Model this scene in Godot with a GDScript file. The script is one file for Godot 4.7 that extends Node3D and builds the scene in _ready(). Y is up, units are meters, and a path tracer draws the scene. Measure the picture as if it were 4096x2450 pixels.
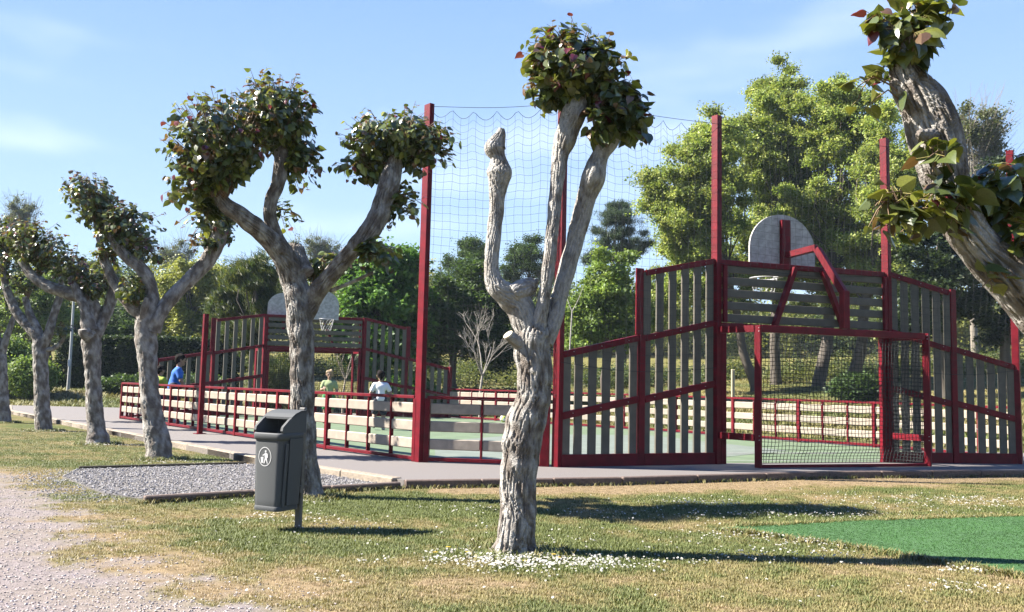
extends Node3D
# A pollarded avenue beside a fenced multi-sport court. Units are metres, the camera stands over x = 0, z = 0 and looks towards -z.

const COURT := 0.09          # height of the court and its path above the lawn
const EYE := 1.226
const SUN_UP := 40.7         # degrees

var taken := {}
var M := {}
var rng := RandomNumberGenerator.new()
var n_fine := FastNoiseLite.new()
var n_mid := FastNoiseLite.new()
var n_big := FastNoiseLite.new()
var n_bark := FastNoiseLite.new()
var n_lump := FastNoiseLite.new()
var boxes := {}
var leaf_shapes := []

# ---------------------------------------------------------------- helpers
func lin(r: float, g: float, b: float) -> Color:
	return Color(r, g, b).linear_to_srgb()

func numbered(called: String) -> String:
	if not taken.has(called):
		taken[called] = 0
		return called
	taken[called] += 1
	return "%s_%03d" % [called, taken[called]]

func thing(called: String, label: String, category: String, at := Vector3.ZERO, group := "") -> Node3D:
	var o := Node3D.new()
	o.name = numbered(called)
	add_child(o, true)
	o.position = at
	tag(o, label, category, group)
	return o

func tag(o: Node, label: String, category: String, group := "") -> void:
	o.set_meta("label", label)
	o.set_meta("category", category)
	if group:
		o.set_meta("group", group)

func part(parent: Node3D, called: String, mesh: Mesh, m: Material, at := Transform3D.IDENTITY) -> MeshInstance3D:
	var o := MeshInstance3D.new()
	o.name = called
	o.mesh = mesh
	o.material_override = m
	o.transform = at
	parent.add_child(o, true)
	return o

func single(called: String, mesh: Mesh, m: Material, label: String, category: String, at := Vector3.ZERO, group := "") -> MeshInstance3D:
	var o := MeshInstance3D.new()
	o.name = numbered(called)
	o.mesh = mesh
	o.material_override = m
	add_child(o, true)
	o.position = at
	tag(o, label, category, group)
	return o

func structure(called: String, mesh: Mesh, m: Material) -> MeshInstance3D:
	var o := MeshInstance3D.new()
	o.name = numbered(called)
	o.mesh = mesh
	if m:
		o.material_override = m
	o.set_meta("kind", "structure")
	add_child(o, true)
	return o

func speckle(frequency: float, low: float, high: float, octaves := 3, kind := FastNoiseLite.TYPE_SIMPLEX_SMOOTH, normals := false, bump := 4.0) -> NoiseTexture2D:
	var n := FastNoiseLite.new()
	n.noise_type = kind
	n.frequency = frequency
	n.fractal_octaves = octaves
	n.seed = int(frequency * 9000.0) + octaves
	var t := NoiseTexture2D.new()
	t.width = 256
	t.height = 256
	t.seamless = true
	t.noise = n
	if normals:
		t.as_normal_map = true
		t.bump_strength = bump
	else:
		var g := Gradient.new()
		g.set_color(0, Color(low, low, low))
		g.set_color(1, Color(high, high, high))
		t.color_ramp = g
	return t

func plain(c: Color, rough: float, tex: Texture2D = null, scale := 1.0, specular := 0.5) -> StandardMaterial3D:
	var m := StandardMaterial3D.new()
	m.albedo_color = c
	m.roughness = rough
	m.metallic_specular = specular
	if tex:
		m.albedo_texture = tex
		m.uv1_triplanar = true
		m.uv1_world_triplanar = true
		m.uv1_scale = Vector3.ONE * scale
	return m

# a box with chamfered edges, shared between all pieces of the same size
func box(x: float, y: float, z: float, c := 0.004) -> ArrayMesh:
	var key := "%.3f %.3f %.3f" % [x, y, z]
	if boxes.has(key):
		return boxes[key]
	c = minf(c, minf(x, minf(y, z)) * 0.3)
	var st := SurfaceTool.new()
	st.begin(Mesh.PRIMITIVE_TRIANGLES)
	st.set_smooth_group(-1)
	var h := Vector3(x, y, z) / 2.0
	for axis in 3:
		for s in [-1.0, 1.0]:
			var u := (axis + 1) % 3
			var v := (axis + 2) % 3
			var q := []
			for k in [[-1, -1], [1, -1], [1, 1], [-1, 1]]:
				var p := Vector3.ZERO
				p[axis] = s * h[axis]
				p[u] = k[0] * (h[u] - c)
				p[v] = k[1] * (h[v] - c)
				q.append(p)
			quad(st, q[0], q[1], q[2], q[3], p_axis(axis, s))
		# the four edges along this axis
		for su in [-1.0, 1.0]:
			for sv in [-1.0, 1.0]:
				var u := (axis + 1) % 3
				var v := (axis + 2) % 3
				var a := Vector3.ZERO
				a[axis] = -(h[axis] - c)
				a[u] = su * h[u]
				a[v] = sv * (h[v] - c)
				var b := a
				b[u] = su * (h[u] - c)
				b[v] = sv * h[v]
				var a2 := a
				a2[axis] = -a[axis]
				var b2 := b
				b2[axis] = -b[axis]
				quad(st, a, b, b2, a2, p_axis(u, su) + p_axis(v, sv))
	for sx in [-1.0, 1.0]:
		for sy in [-1.0, 1.0]:
			for sz in [-1.0, 1.0]:
				var o := Vector3(sx, sy, sz)
				tri(st, Vector3(sx * h.x, sy * (h.y - c), sz * (h.z - c)), Vector3(sx * (h.x - c), sy * h.y, sz * (h.z - c)), Vector3(sx * (h.x - c), sy * (h.y - c), sz * h.z), o)
	st.generate_normals()
	boxes[key] = st.commit()
	return boxes[key]

func p_axis(axis: int, s: float) -> Vector3:
	var p := Vector3.ZERO
	p[axis] = s
	return p

func tri(st: SurfaceTool, a: Vector3, b: Vector3, c: Vector3, outward: Vector3) -> void:
	if (c - a).cross(b - a).dot(outward) < 0.0:
		var t := b
		b = c
		c = t
	st.add_vertex(a)
	st.add_vertex(b)
	st.add_vertex(c)

func quad(st: SurfaceTool, a: Vector3, b: Vector3, c: Vector3, d: Vector3, outward: Vector3) -> void:
	tri(st, a, b, c, outward)
	tri(st, a, c, d, outward)

# a straight bar from a to b: w across (horizontal), t high
func bar(parent: Node3D, called: String, a: Vector3, b: Vector3, w: float, t: float, m: Material, c := 0.004) -> MeshInstance3D:
	var d := b - a
	var up := Vector3.UP if absf(d.normalized().y) < 0.95 else Vector3(0.31, 0, 0.95)
	var basis_ := Basis.looking_at(d.normalized(), up)
	return part(parent, called, box(w, t, snappedf(d.length(), 0.005), c), m, Transform3D(basis_, (a + b) / 2.0 - parent_at(parent)))

# an upright post from y0 to y1, turned to lie along dir
func upright(parent: Node3D, called: String, p: Vector3, y0: float, y1: float, w: float, t: float, dir: Vector3, m: Material) -> MeshInstance3D:
	var z := dir.normalized()
	var basis_ := Basis(z, Vector3.UP, z.cross(Vector3.UP))
	return part(parent, called, box(w, snappedf(y1 - y0, 0.005), t), m, Transform3D(basis_, Vector3(p.x, (y0 + y1) / 2.0, p.z) - parent_at(parent)))

func parent_at(o: Node3D) -> Vector3:
	var p := o.position
	var q := o.get_parent()
	if q and q != self and q is Node3D:
		p += q.position
	return p

func resample(pts: Array, step: float) -> Array:
	var out := []
	for i in pts.size() - 1:
		var p0: Vector4 = pts[maxi(i - 1, 0)]
		var p1: Vector4 = pts[i]
		var p2: Vector4 = pts[i + 1]
		var p3: Vector4 = pts[mini(i + 2, pts.size() - 1)]
		var long := Vector3(p2.x - p1.x, p2.y - p1.y, p2.z - p1.z).length()
		var n := maxi(1, int(ceil(long / step)))
		for j in n:
			var t := float(j) / n
			var t2 := t * t
			var t3 := t2 * t
			out.append(0.5 * ((2.0 * p1) + (p2 - p0) * t + (2.0 * p0 - 5.0 * p1 + 4.0 * p2 - p3) * t2 + (3.0 * p1 - p0 - 3.0 * p2 + p3) * t3))
	out.append(pts[-1])
	return out

# a tube with a changing radius along a curve; furrow and lump are depths of bark relief
func tube(V: PackedVector3Array, N: PackedVector3Array, C: PackedColorArray, I: PackedInt32Array, pts: Array, step: float, segs: int, origin: Vector3, furrow := 0.0, lump := 0.0, pale := 0.0, cap := true, col := Color(0.3, 0.25, 0.2)) -> void:
	var line := resample(pts, step)
	var first := V.size()
	var side := Vector3.ZERO
	var along := 0.0
	var last := Vector3.ZERO
	for i in line.size():
		var a: Vector4 = line[maxi(i - 1, 0)]
		var b: Vector4 = line[mini(i + 1, line.size() - 1)]
		var p4: Vector4 = line[i]
		var p := Vector3(p4.x, p4.y, p4.z)
		var r := maxf(p4.w, 0.001)
		var d := Vector3(b.x - a.x, b.y - a.y, b.z - a.z).normalized()
		if i == 0:
			side = d.cross(Vector3(0.3, 0.1, 0.95)).normalized()
		else:
			along += p.distance_to(last)
			side = (side - d * side.dot(d)).normalized()
		last = p
		var up := d.cross(side)
		for s in segs:
			var ang := TAU * s / segs
			var dir := side * cos(ang) + up * sin(ang)
			var rr := r
			var tint := col
			if furrow > 0.0:
				var q := Vector3(cos(ang) * r, sin(ang) * r, 0)
				var f := absf(n_bark.get_noise_3d(q.x * 30.0 + 0.8 * n_lump.get_noise_2d(along * 2.2, 3.0), q.y * 30.0, along * 2.4 + pts[0].x * 7.0))
				var f2 := absf(n_bark.get_noise_3d(q.x * 64.0, q.y * 64.0 + 9.0, along * 5.0))
				rr += furrow * (smoothstep(0.02, 0.24, f) - 0.92) + furrow * 0.25 * (smoothstep(0.0, 0.25, f2) - 0.85)
				rr += lump * r * n_lump.get_noise_3d(p.x * 5.0 + dir.x * 0.5, p.y * 5.0 + dir.y * 0.5, p.z * 5.0 + dir.z * 0.5)
				var lichen := clampf(0.5 + pale + 1.5 * n_mid.get_noise_3d((p.x + dir.x * r) * 9.0, (p.y + dir.y * r) * 5.0, (p.z + dir.z * r) * 9.0), 0.0, 1.0)
				var grain := 0.9 + 0.3 * n_fine.get_noise_3d((p.x + dir.x * r) * 40.0, p.y * 26.0, (p.z + dir.z * r) * 40.0)
				tint = Color(0.148, 0.122, 0.1).lerp(Color(0.375, 0.355, 0.322), lichen) * grain
				tint.a = 1.0
			V.append(p + dir * rr - origin)
			N.append(dir)
			C.append(tint)
	for i in line.size() - 1:
		for s in segs:
			var a := first + i * segs + s
			var b := first + i * segs + (s + 1) % segs
			I.append_array([a, a + segs, b, b, a + segs, b + segs])
	# true normals of the relief
	if furrow > 0.0:
		for i in line.size():
			for s in segs:
				var x := V[first + i * segs + (s + 1) % segs] - V[first + i * segs + (s + segs - 1) % segs]
				var y := V[first + mini(i + 1, line.size() - 1) * segs + s] - V[first + maxi(i - 1, 0) * segs + s]
				var n := x.cross(y).normalized()
				N[first + i * segs + s] = n if n.dot(N[first + i * segs + s]) > 0.0 else -n
	if cap:
		for e in [0, line.size() - 1]:
			var q: Vector4 = line[e]
			var c := V.size()
			var o: Vector4 = line[1] if e == 0 else line[e - 1]
			V.append(Vector3(q.x, q.y, q.z) - origin)
			N.append(Vector3(q.x - o.x, q.y - o.y, q.z - o.z).normalized())
			C.append(C[first + e * segs])
			for s in segs:
				var a: int = first + e * segs + s
				var b: int = first + e * segs + (s + 1) % segs
				if e == 0:
					I.append_array([c, a, b])
				else:
					I.append_array([c, b, a])

func commit(V: PackedVector3Array, N: PackedVector3Array, C: PackedColorArray, I: PackedInt32Array, U := PackedVector2Array()) -> ArrayMesh:
	var arrays := []
	arrays.resize(Mesh.ARRAY_MAX)
	arrays[Mesh.ARRAY_VERTEX] = V
	arrays[Mesh.ARRAY_NORMAL] = N
	if C.size():
		arrays[Mesh.ARRAY_COLOR] = C
	if U.size():
		arrays[Mesh.ARRAY_TEX_UV] = U
	arrays[Mesh.ARRAY_INDEX] = I
	var m := ArrayMesh.new()
	m.add_surface_from_arrays(Mesh.PRIMITIVE_TRIANGLES, arrays)
	return m

func pipe_mesh(pts: Array, step: float, segs: int, origin := Vector3.ZERO, col := Color.WHITE) -> ArrayMesh:
	var V := PackedVector3Array()
	var N := PackedVector3Array()
	var C := PackedColorArray()
	var I := PackedInt32Array()
	tube(V, N, C, I, pts, step, segs, origin, 0.0, 0.0, 0.0, true, col)
	return commit(V, N, C, I)

func v4(p: Vector3, r: float) -> Vector4:
	return Vector4(p.x, p.y, p.z, r)

func many(called: String, mesh: Mesh, m: Material, buffer: PackedFloat32Array, parent: Node3D, label := "", category := "") -> MultiMeshInstance3D:
	var mm := MultiMesh.new()
	mm.transform_format = MultiMesh.TRANSFORM_3D
	mm.use_colors = true
	mm.mesh = mesh
	mm.instance_count = buffer.size() / 16
	mm.buffer = buffer
	var o := MultiMeshInstance3D.new()
	o.multimesh = mm
	o.material_override = m
	o.set_meta("kind", "stuff")
	if parent == self:
		o.name = numbered(called)
		tag(o, label, category)
	else:
		o.name = called
	parent.add_child(o, true)
	return o

func push(buffer: PackedFloat32Array, b: Basis, p: Vector3, c: Color) -> void:
	buffer.append_array([b.x.x, b.y.x, b.z.x, p.x, b.x.y, b.y.y, b.z.y, p.y, b.x.z, b.y.z, b.z.z, p.z, c.r, c.g, c.b, 1.0])

func ball(center: Vector3, r: float, rings := 10, segs := 16) -> SphereMesh:
	var s := SphereMesh.new()
	s.radius = r
	s.height = r * 2.0
	s.rings = rings
	s.radial_segments = segs
	return s

func any_dir() -> Vector3:
	var z := rng.randf_range(-1.0, 1.0)
	var a := rng.randf() * TAU
	var q := sqrt(1.0 - z * z)
	return Vector3(q * cos(a), z, q * sin(a))

func ground_y(x: float, z: float) -> float:
	# level lawn by the court, a meadow that rises beyond it
	var beyond := (x + 1.95) * 0.722 - (z + 27.75) * 0.691 - 1.6
	var back := -z - 30.6
	var u := minf(maxf(beyond, back), maxf(back, beyond))
	if x < -2.0:
		u = back
	elif x < 3.0:
		u = lerpf(back, maxf(beyond, back), (x + 2.0) / 5.0)
	if u <= 0.0:
		return 0.0
	return 0.08 * u * smoothstep(0.0, 5.0, u) + 0.05 * n_big.get_noise_2d(x * 4.0, z * 4.0) * minf(u * 0.3, 1.0)

const POLLARDS := {
	"main": {"at": Vector3(0.061, 0, -6.410), "leaf": 0.095,
		"limbs": [[[0.056,-0.035,-6.410,0.181],[0.063,0.044,-6.410,0.152],[0.067,0.147,-6.410,0.134],[0.077,0.355,-6.410,0.131],[0.082,0.653,-6.410,0.134],[0.111,0.894,-6.410,0.143],[0.172,1.138,-6.410,0.128],[0.178,1.320,-6.410,0.125],[0.160,1.458,-6.410,0.134],[0.166,1.596,-6.410,0.131],[0.179,1.704,-6.410,0.087]],
			[[0.158,1.519,-6.410,0.092],[0.116,1.656,-6.410,0.103],[0.054,1.794,-6.410,0.103],[-0.028,1.872,-6.380,0.097],[-0.118,1.942,-6.360,0.078],[-0.158,2.062,-6.360,0.056],[-0.156,2.234,-6.370,0.054],[-0.140,2.429,-6.410,0.054],[-0.129,2.618,-6.410,0.059],[-0.123,2.745,-6.410,0.078],[-0.119,2.815,-6.410,0.094],[-0.123,2.879,-6.410,0.076],[-0.134,2.936,-6.410,0.057],[-0.157,2.999,-6.410,0.078],[-0.137,3.061,-6.410,0.057],[-0.119,3.109,-6.410,0.040],[-0.114,3.154,-6.410,0.024]],
			[[0.173,1.535,-6.410,0.077],[0.200,1.670,-6.360,0.061],[0.235,1.838,-6.340,0.046],[0.266,2.114,-6.330,0.046],[0.292,2.428,-6.350,0.048],[0.318,2.748,-6.380,0.051],[0.341,2.963,-6.410,0.064],[0.371,3.066,-6.410,0.085],[0.400,3.173,-6.410,0.080],[0.442,3.286,-6.410,0.093],[0.472,3.368,-6.410,0.077],[0.489,3.481,-6.410,0.036]],
			[[0.235,1.536,-6.410,0.079],[0.295,1.693,-6.440,0.077],[0.345,1.852,-6.460,0.066],[0.414,2.108,-6.490,0.064],[0.488,2.395,-6.490,0.067],[0.548,2.645,-6.460,0.072],[0.594,2.787,-6.410,0.092],[0.618,2.884,-6.410,0.077],[0.648,2.970,-6.410,0.066],[0.697,3.067,-6.410,0.082],[0.746,3.155,-6.410,0.069],[0.782,3.246,-6.410,0.032]],
			[[0.150,1.969,-6.430,0.055],[0.063,1.923,-6.370,0.073],[-0.004,1.885,-6.320,0.067]]],
		"stub": [[0.113,1.486,-6.390,0.067],[0.041,1.537,-6.340,0.049],[-0.018,1.577,-6.310,0.039]],
		"lobes": [[[0.446,3.642,-6.410],[0.482,3.384,-6.410],[0.393,0.307,0.350],760],
			[[0.238,3.784,-6.410],[0.465,3.416,-6.410],[0.169,0.184,0.176],160],
			[[0.765,3.349,-6.410],[0.752,3.149,-6.410],[0.239,0.239,0.239],330],
			[[0.196,3.474,-6.410],[0.451,3.351,-6.410],[0.178,0.147,0.163],150],
			[[0.908,3.217,-6.410],[0.758,3.165,-6.410],[0.138,0.138,0.138],110],
			[[0.580,3.163,-6.260],[0.674,3.024,-6.260],[0.114,0.108,0.111],70]]},
	"bin": {"at": Vector3(-2.082, 0, -9.122), "leaf": 0.095,
		"limbs": [[[-2.092,-0.042,-9.120,0.189],[-2.097,0.063,-9.120,0.157],[-2.115,0.275,-9.120,0.134],[-2.148,0.616,-9.120,0.122],[-2.172,0.873,-9.120,0.122],[-2.192,1.217,-9.120,0.122],[-2.205,1.521,-9.120,0.130],[-2.234,1.783,-9.120,0.137],[-2.251,1.958,-9.120,0.145],[-2.276,2.111,-9.120,0.141],[-2.326,2.265,-9.120,0.134],[-2.397,2.461,-9.020,0.128],[-2.494,2.602,-8.920,0.108],[-2.608,2.726,-8.800,0.095],[-2.753,2.844,-8.670,0.090],[-2.915,2.960,-8.570,0.074],[-3.076,3.177,-8.520,0.059],[-3.214,3.372,-8.470,0.036]],
			[[-2.387,2.441,-9.120,0.102],[-2.490,2.685,-9.000,0.074],[-2.550,2.867,-8.920,0.065],[-2.541,3.054,-8.870,0.065],[-2.474,3.274,-8.870,0.069],[-2.460,3.547,-8.900,0.077],[-2.522,3.818,-8.920,0.069],[-2.567,4.040,-8.920,0.038]],
			[[-2.228,2.333,-9.120,0.113],[-2.305,2.494,-9.170,0.097],[-2.345,2.623,-9.200,0.088],[-2.347,2.677,-9.200,0.057]],
			[[-2.208,1.871,-9.120,0.110],[-2.129,2.071,-9.120,0.106],[-1.958,2.272,-9.040,0.093],[-1.748,2.515,-8.980,0.089],[-1.571,2.693,-8.920,0.104],[-1.440,2.893,-8.920,0.104],[-1.374,3.118,-8.940,0.096],[-1.328,3.303,-8.970,0.112],[-1.293,3.494,-9.020,0.093],[-1.265,3.697,-9.020,0.047]],
			[[-1.936,2.163,-9.120,0.022],[-1.701,2.245,-9.020,0.019],[-1.462,2.346,-8.940,0.017]]],
		"stub": [],
		"lobes": [[[-3.021,3.630,-8.470],[-2.887,3.044,-8.470],[0.519,0.478,0.499],900],
			[[-2.555,3.986,-8.820],[-2.513,3.640,-8.920],[0.456,0.473,0.464],760],
			[[-3.284,3.160,-8.470],[-2.990,3.042,-8.470],[0.235,0.345,0.290],300],
			[[-2.283,3.564,-9.120],[-2.427,3.464,-8.920],[0.218,0.371,0.295],210],
			[[-1.314,3.837,-9.120],[-1.303,3.519,-9.120],[0.602,0.349,0.476],860],
			[[-0.906,3.619,-9.120],[-1.282,3.543,-9.120],[0.240,0.240,0.240],180],
			[[-1.726,3.532,-9.120],[-1.364,3.360,-9.120],[0.240,0.196,0.218],150],
			[[-1.153,3.027,-9.120],[-1.419,3.043,-9.120],[0.196,0.349,0.273],110],
			[[-2.046,2.483,-9.370],[-2.172,2.253,-9.370],[0.260,0.170,0.215],110],
			[[-1.361,2.464,-8.870],[-1.559,2.598,-8.870],[0.221,0.136,0.178],90],
			[[-2.386,2.886,-9.120],[-2.534,2.977,-8.920],[0.096,0.113,0.105],16],
			[[-3.233,2.730,-8.620],[-2.952,2.948,-8.620],[0.198,0.198,0.198],120]]},
	"third": {"at": Vector3(-5.147, 0, -12.835), "leaf": 0.088,
		"limbs": [[[-5.142,-0.030,-12.840,0.204],[-5.150,0.108,-12.840,0.187],[-5.187,0.317,-12.840,0.170],[-5.262,0.557,-12.840,0.147],[-5.326,0.919,-12.840,0.136],[-5.379,1.283,-12.840,0.130],[-5.416,1.589,-12.840,0.147],[-5.443,1.834,-12.840,0.158],[-5.463,2.049,-12.840,0.153],[-5.530,2.140,-12.840,0.113],[-5.697,2.260,-12.840,0.096],[-5.926,2.552,-12.840,0.079],[-6.106,2.860,-12.840,0.068],[-6.198,3.120,-12.840,0.051],[-6.297,3.495,-12.840,0.040]],
			[[-5.416,1.896,-12.840,0.136],[-5.396,2.174,-12.840,0.124],[-5.417,2.514,-12.840,0.102],[-5.527,2.797,-12.740,0.095],[-5.779,2.990,-12.740,0.084],[-5.989,3.283,-12.740,0.079],[-6.092,3.543,-12.740,0.056]],
			[[-5.373,1.897,-12.840,0.136],[-5.282,2.115,-12.840,0.113],[-5.105,2.433,-12.940,0.103],[-4.849,2.764,-13.040,0.103],[-4.655,3.030,-13.090,0.115],[-4.522,3.378,-13.090,0.121],[-4.470,3.713,-13.090,0.081]],
			[[-5.463,2.042,-12.740,0.061],[-5.408,2.252,-12.680,0.055],[-5.381,2.361,-12.660,0.030]]],
		"stub": [],
		"lobes": [[[-6.447,3.883,-12.840],[-6.177,3.372,-12.840],[0.406,0.369,0.387],420],
			[[-5.774,3.381,-12.840],[-5.979,3.188,-12.840],[0.492,0.467,0.479],560],
			[[-6.632,4.120,-12.840],[-6.278,3.495,-12.840],[0.215,0.160,0.187],90],
			[[-5.441,3.013,-12.840],[-5.843,3.003,-12.840],[0.233,0.295,0.264],140],
			[[-4.594,3.549,-13.090],[-4.522,3.391,-13.090],[0.345,0.388,0.366],300],
			[[-5.648,2.487,-12.640],[-5.524,2.246,-12.640],[0.206,0.254,0.230],90],
			[[-6.144,2.871,-12.840],[-6.082,2.873,-12.840],[0.209,0.246,0.227],90],
			[[-4.773,3.169,-12.940],[-4.523,3.175,-12.940],[0.186,0.186,0.186],70]]},
	"fourth": {"at": Vector3(-7.207, 0, -15.268), "leaf": 0.088,
		"limbs": [[[-7.183,-0.035,-15.270,0.215],[-7.206,0.086,-15.270,0.188],[-7.251,0.336,-15.270,0.148],[-7.321,0.838,-15.270,0.134],[-7.372,1.272,-15.270,0.134],[-7.410,1.635,-15.270,0.155],[-7.444,1.926,-15.270,0.161],[-7.466,2.146,-15.270,0.134],[-7.461,2.403,-15.270,0.134],[-7.597,2.569,-15.270,0.128],[-7.859,2.637,-15.270,0.114],[-8.294,2.774,-15.270,0.101],[-8.604,2.989,-15.270,0.081],[-8.784,3.237,-15.270,0.061]],
			[[-7.429,1.994,-15.170,0.145],[-7.480,2.244,-15.120,0.101],[-7.552,2.460,-15.120,0.087],[-7.668,2.669,-15.120,0.072],[-7.802,2.915,-15.120,0.058]],
			[[-7.386,1.928,-15.270,0.132],[-7.304,2.193,-15.370,0.110],[-7.214,2.496,-15.420,0.096],[-7.162,2.833,-15.420,0.074]],
			[[-7.405,1.882,-15.120,0.116],[-7.447,1.950,-15.050,0.108],[-7.455,1.999,-15.030,0.086]]],
		"stub": [],
		"lobes": [[[-8.626,3.599,-15.270],[-8.704,3.150,-15.270],[0.482,0.424,0.453],420],
			[[-7.780,3.097,-15.270],[-7.796,2.801,-15.270],[0.365,0.409,0.387],300],
			[[-8.210,3.459,-15.270],[-8.467,2.933,-15.270],[0.329,0.322,0.325],180],
			[[-7.248,2.905,-15.420],[-7.187,2.757,-15.420],[0.266,0.325,0.295],140],
			[[-7.413,2.725,-15.170],[-7.471,2.503,-15.170],[0.218,0.247,0.232],80]]},
	"fifth": {"at": Vector3(-9.822, 0, -18.377), "leaf": 0.088,
		"limbs": [[[-9.812,-0.043,-18.380,0.194],[-9.842,0.129,-18.380,0.167],[-9.899,0.561,-18.380,0.150],[-9.975,1.256,-18.380,0.141],[-10.024,1.693,-18.380,0.150],[-10.078,1.955,-18.380,0.123],[-10.327,2.231,-18.380,0.106],[-10.576,2.491,-18.380,0.097],[-10.824,2.981,-18.380,0.079],[-10.972,3.530,-18.380,0.062]],
			[[-10.010,1.737,-18.380,0.123],[-9.882,2.030,-18.380,0.097],[-9.781,2.474,-18.380,0.079],[-9.680,2.919,-18.380,0.070],[-9.679,3.293,-18.380,0.044]],
			[[-10.039,1.780,-18.380,0.106],[-10.109,2.130,-18.380,0.088],[-10.289,2.435,-18.380,0.079],[-10.424,2.831,-18.380,0.062]],
			[[-9.919,1.695,-18.380,0.053],[-9.687,1.771,-18.380,0.044],[-9.566,1.914,-18.380,0.035],[-9.528,2.012,-18.380,0.026]]],
		"stub": [],
		"lobes": [[[-10.840,4.251,-18.380],[-10.963,3.531,-18.380],[0.510,0.369,0.440],300],
			[[-10.450,3.186,-18.380],[-10.371,2.832,-18.380],[0.352,0.352,0.352],140],
			[[-9.762,3.469,-18.380],[-9.673,3.204,-18.380],[0.264,0.317,0.290],110],
			[[-10.963,3.531,-18.380],[-10.923,3.353,-18.380],[0.396,0.440,0.418],180],
			[[-9.494,2.145,-18.380],[-9.546,2.011,-18.380],[0.211,0.194,0.202],50]]},
	"sixth": {"at": Vector3(-12.219, 0, -20.993), "leaf": 0.088,
		"limbs": [[[-12.209,-0.049,-21.000,0.201],[-12.234,0.148,-21.000,0.171],[-12.309,0.741,-21.000,0.141],[-12.392,1.437,-21.000,0.141],[-12.483,1.836,-21.000,0.131],[-12.720,2.434,-21.000,0.111],[-12.968,3.035,-21.000,0.080]],
			[[-12.404,1.587,-21.000,0.111],[-12.297,2.041,-21.000,0.080],[-12.187,2.446,-21.000,0.060],[-12.115,2.832,-21.000,0.050]]],
		"stub": [],
		"lobes": [[[-13.074,3.744,-21.000],[-12.968,3.035,-21.000],[0.603,0.553,0.578],260],
			[[-12.313,3.050,-21.000],[-12.149,2.750,-21.000],[0.362,0.342,0.352],110],
			[[-12.662,2.334,-21.000],[-12.669,2.435,-21.000],[0.402,0.301,0.352],80]]},
	"edge": {"at": Vector3(2.930, 0, -3.620), "leaf": 0.092,
		"limbs": [[[2.93,-0.03,-3.62,0.19],[2.9,0.1,-3.64,0.15],[2.86,0.45,-3.66,0.125],[2.72,0.95,-3.68,0.118],[2.52,1.35,-3.7,0.11],[2.266,1.595,-3.700,0.103],[2.140,1.744,-3.700,0.099],[1.992,1.894,-3.700,0.083],[1.910,2.067,-3.700,0.087],[1.870,2.222,-3.700,0.103],[1.844,2.356,-3.700,0.112],[1.797,2.476,-3.700,0.101],[1.737,2.581,-3.700,0.081],[1.704,2.665,-3.700,0.053],[1.691,2.758,-3.700,0.021]],
			[[2.238,1.691,-3.750,0.072],[2.320,1.812,-3.820,0.062],[2.417,1.974,-3.880,0.056],[2.492,2.153,-3.900,0.041]],
			[[1.829,2.142,-3.600,0.017],[1.764,2.143,-3.540,0.020],[1.741,2.159,-3.520,0.015]],
			[[1.814,2.332,-3.640,0.035],[1.735,2.313,-3.580,0.031],[1.704,2.321,-3.560,0.017]]],
		"stub": [],
		"lobes": [[[1.692,2.796,-3.700],[1.717,2.646,-3.700],[0.156,0.149,0.152],135],
			[[1.813,2.894,-3.700],[1.727,2.684,-3.700],[0.071,0.106,0.089],30],
			[[1.915,2.934,-3.700],[1.801,2.761,-3.700],[0.067,0.046,0.057],9],
			[[1.560,2.521,-3.700],[1.706,2.533,-3.700],[0.074,0.074,0.074],16],
			[[1.713,1.960,-3.550],[1.869,1.973,-3.550],[0.170,0.085,0.127],84],
			[[1.521,1.973,-3.550],[1.662,1.968,-3.550],[0.068,0.093,0.081],32],
			[[2.151,2.139,-3.750],[2.100,1.944,-3.750],[0.118,0.108,0.113],120],
			[[1.747,2.173,-3.420],[1.779,2.151,-3.500],[0.082,0.082,0.082],12],
			[[1.974,1.642,-3.600],[2.044,1.687,-3.600],[0.038,0.045,0.041],5],
			[[2.274,2.219,-3.800],[2.312,1.958,-3.800],[0.082,0.082,0.082],60],
			[[2.203,1.910,-3.650],[2.234,1.786,-3.650],[0.079,0.105,0.092],34]]},
}

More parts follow.
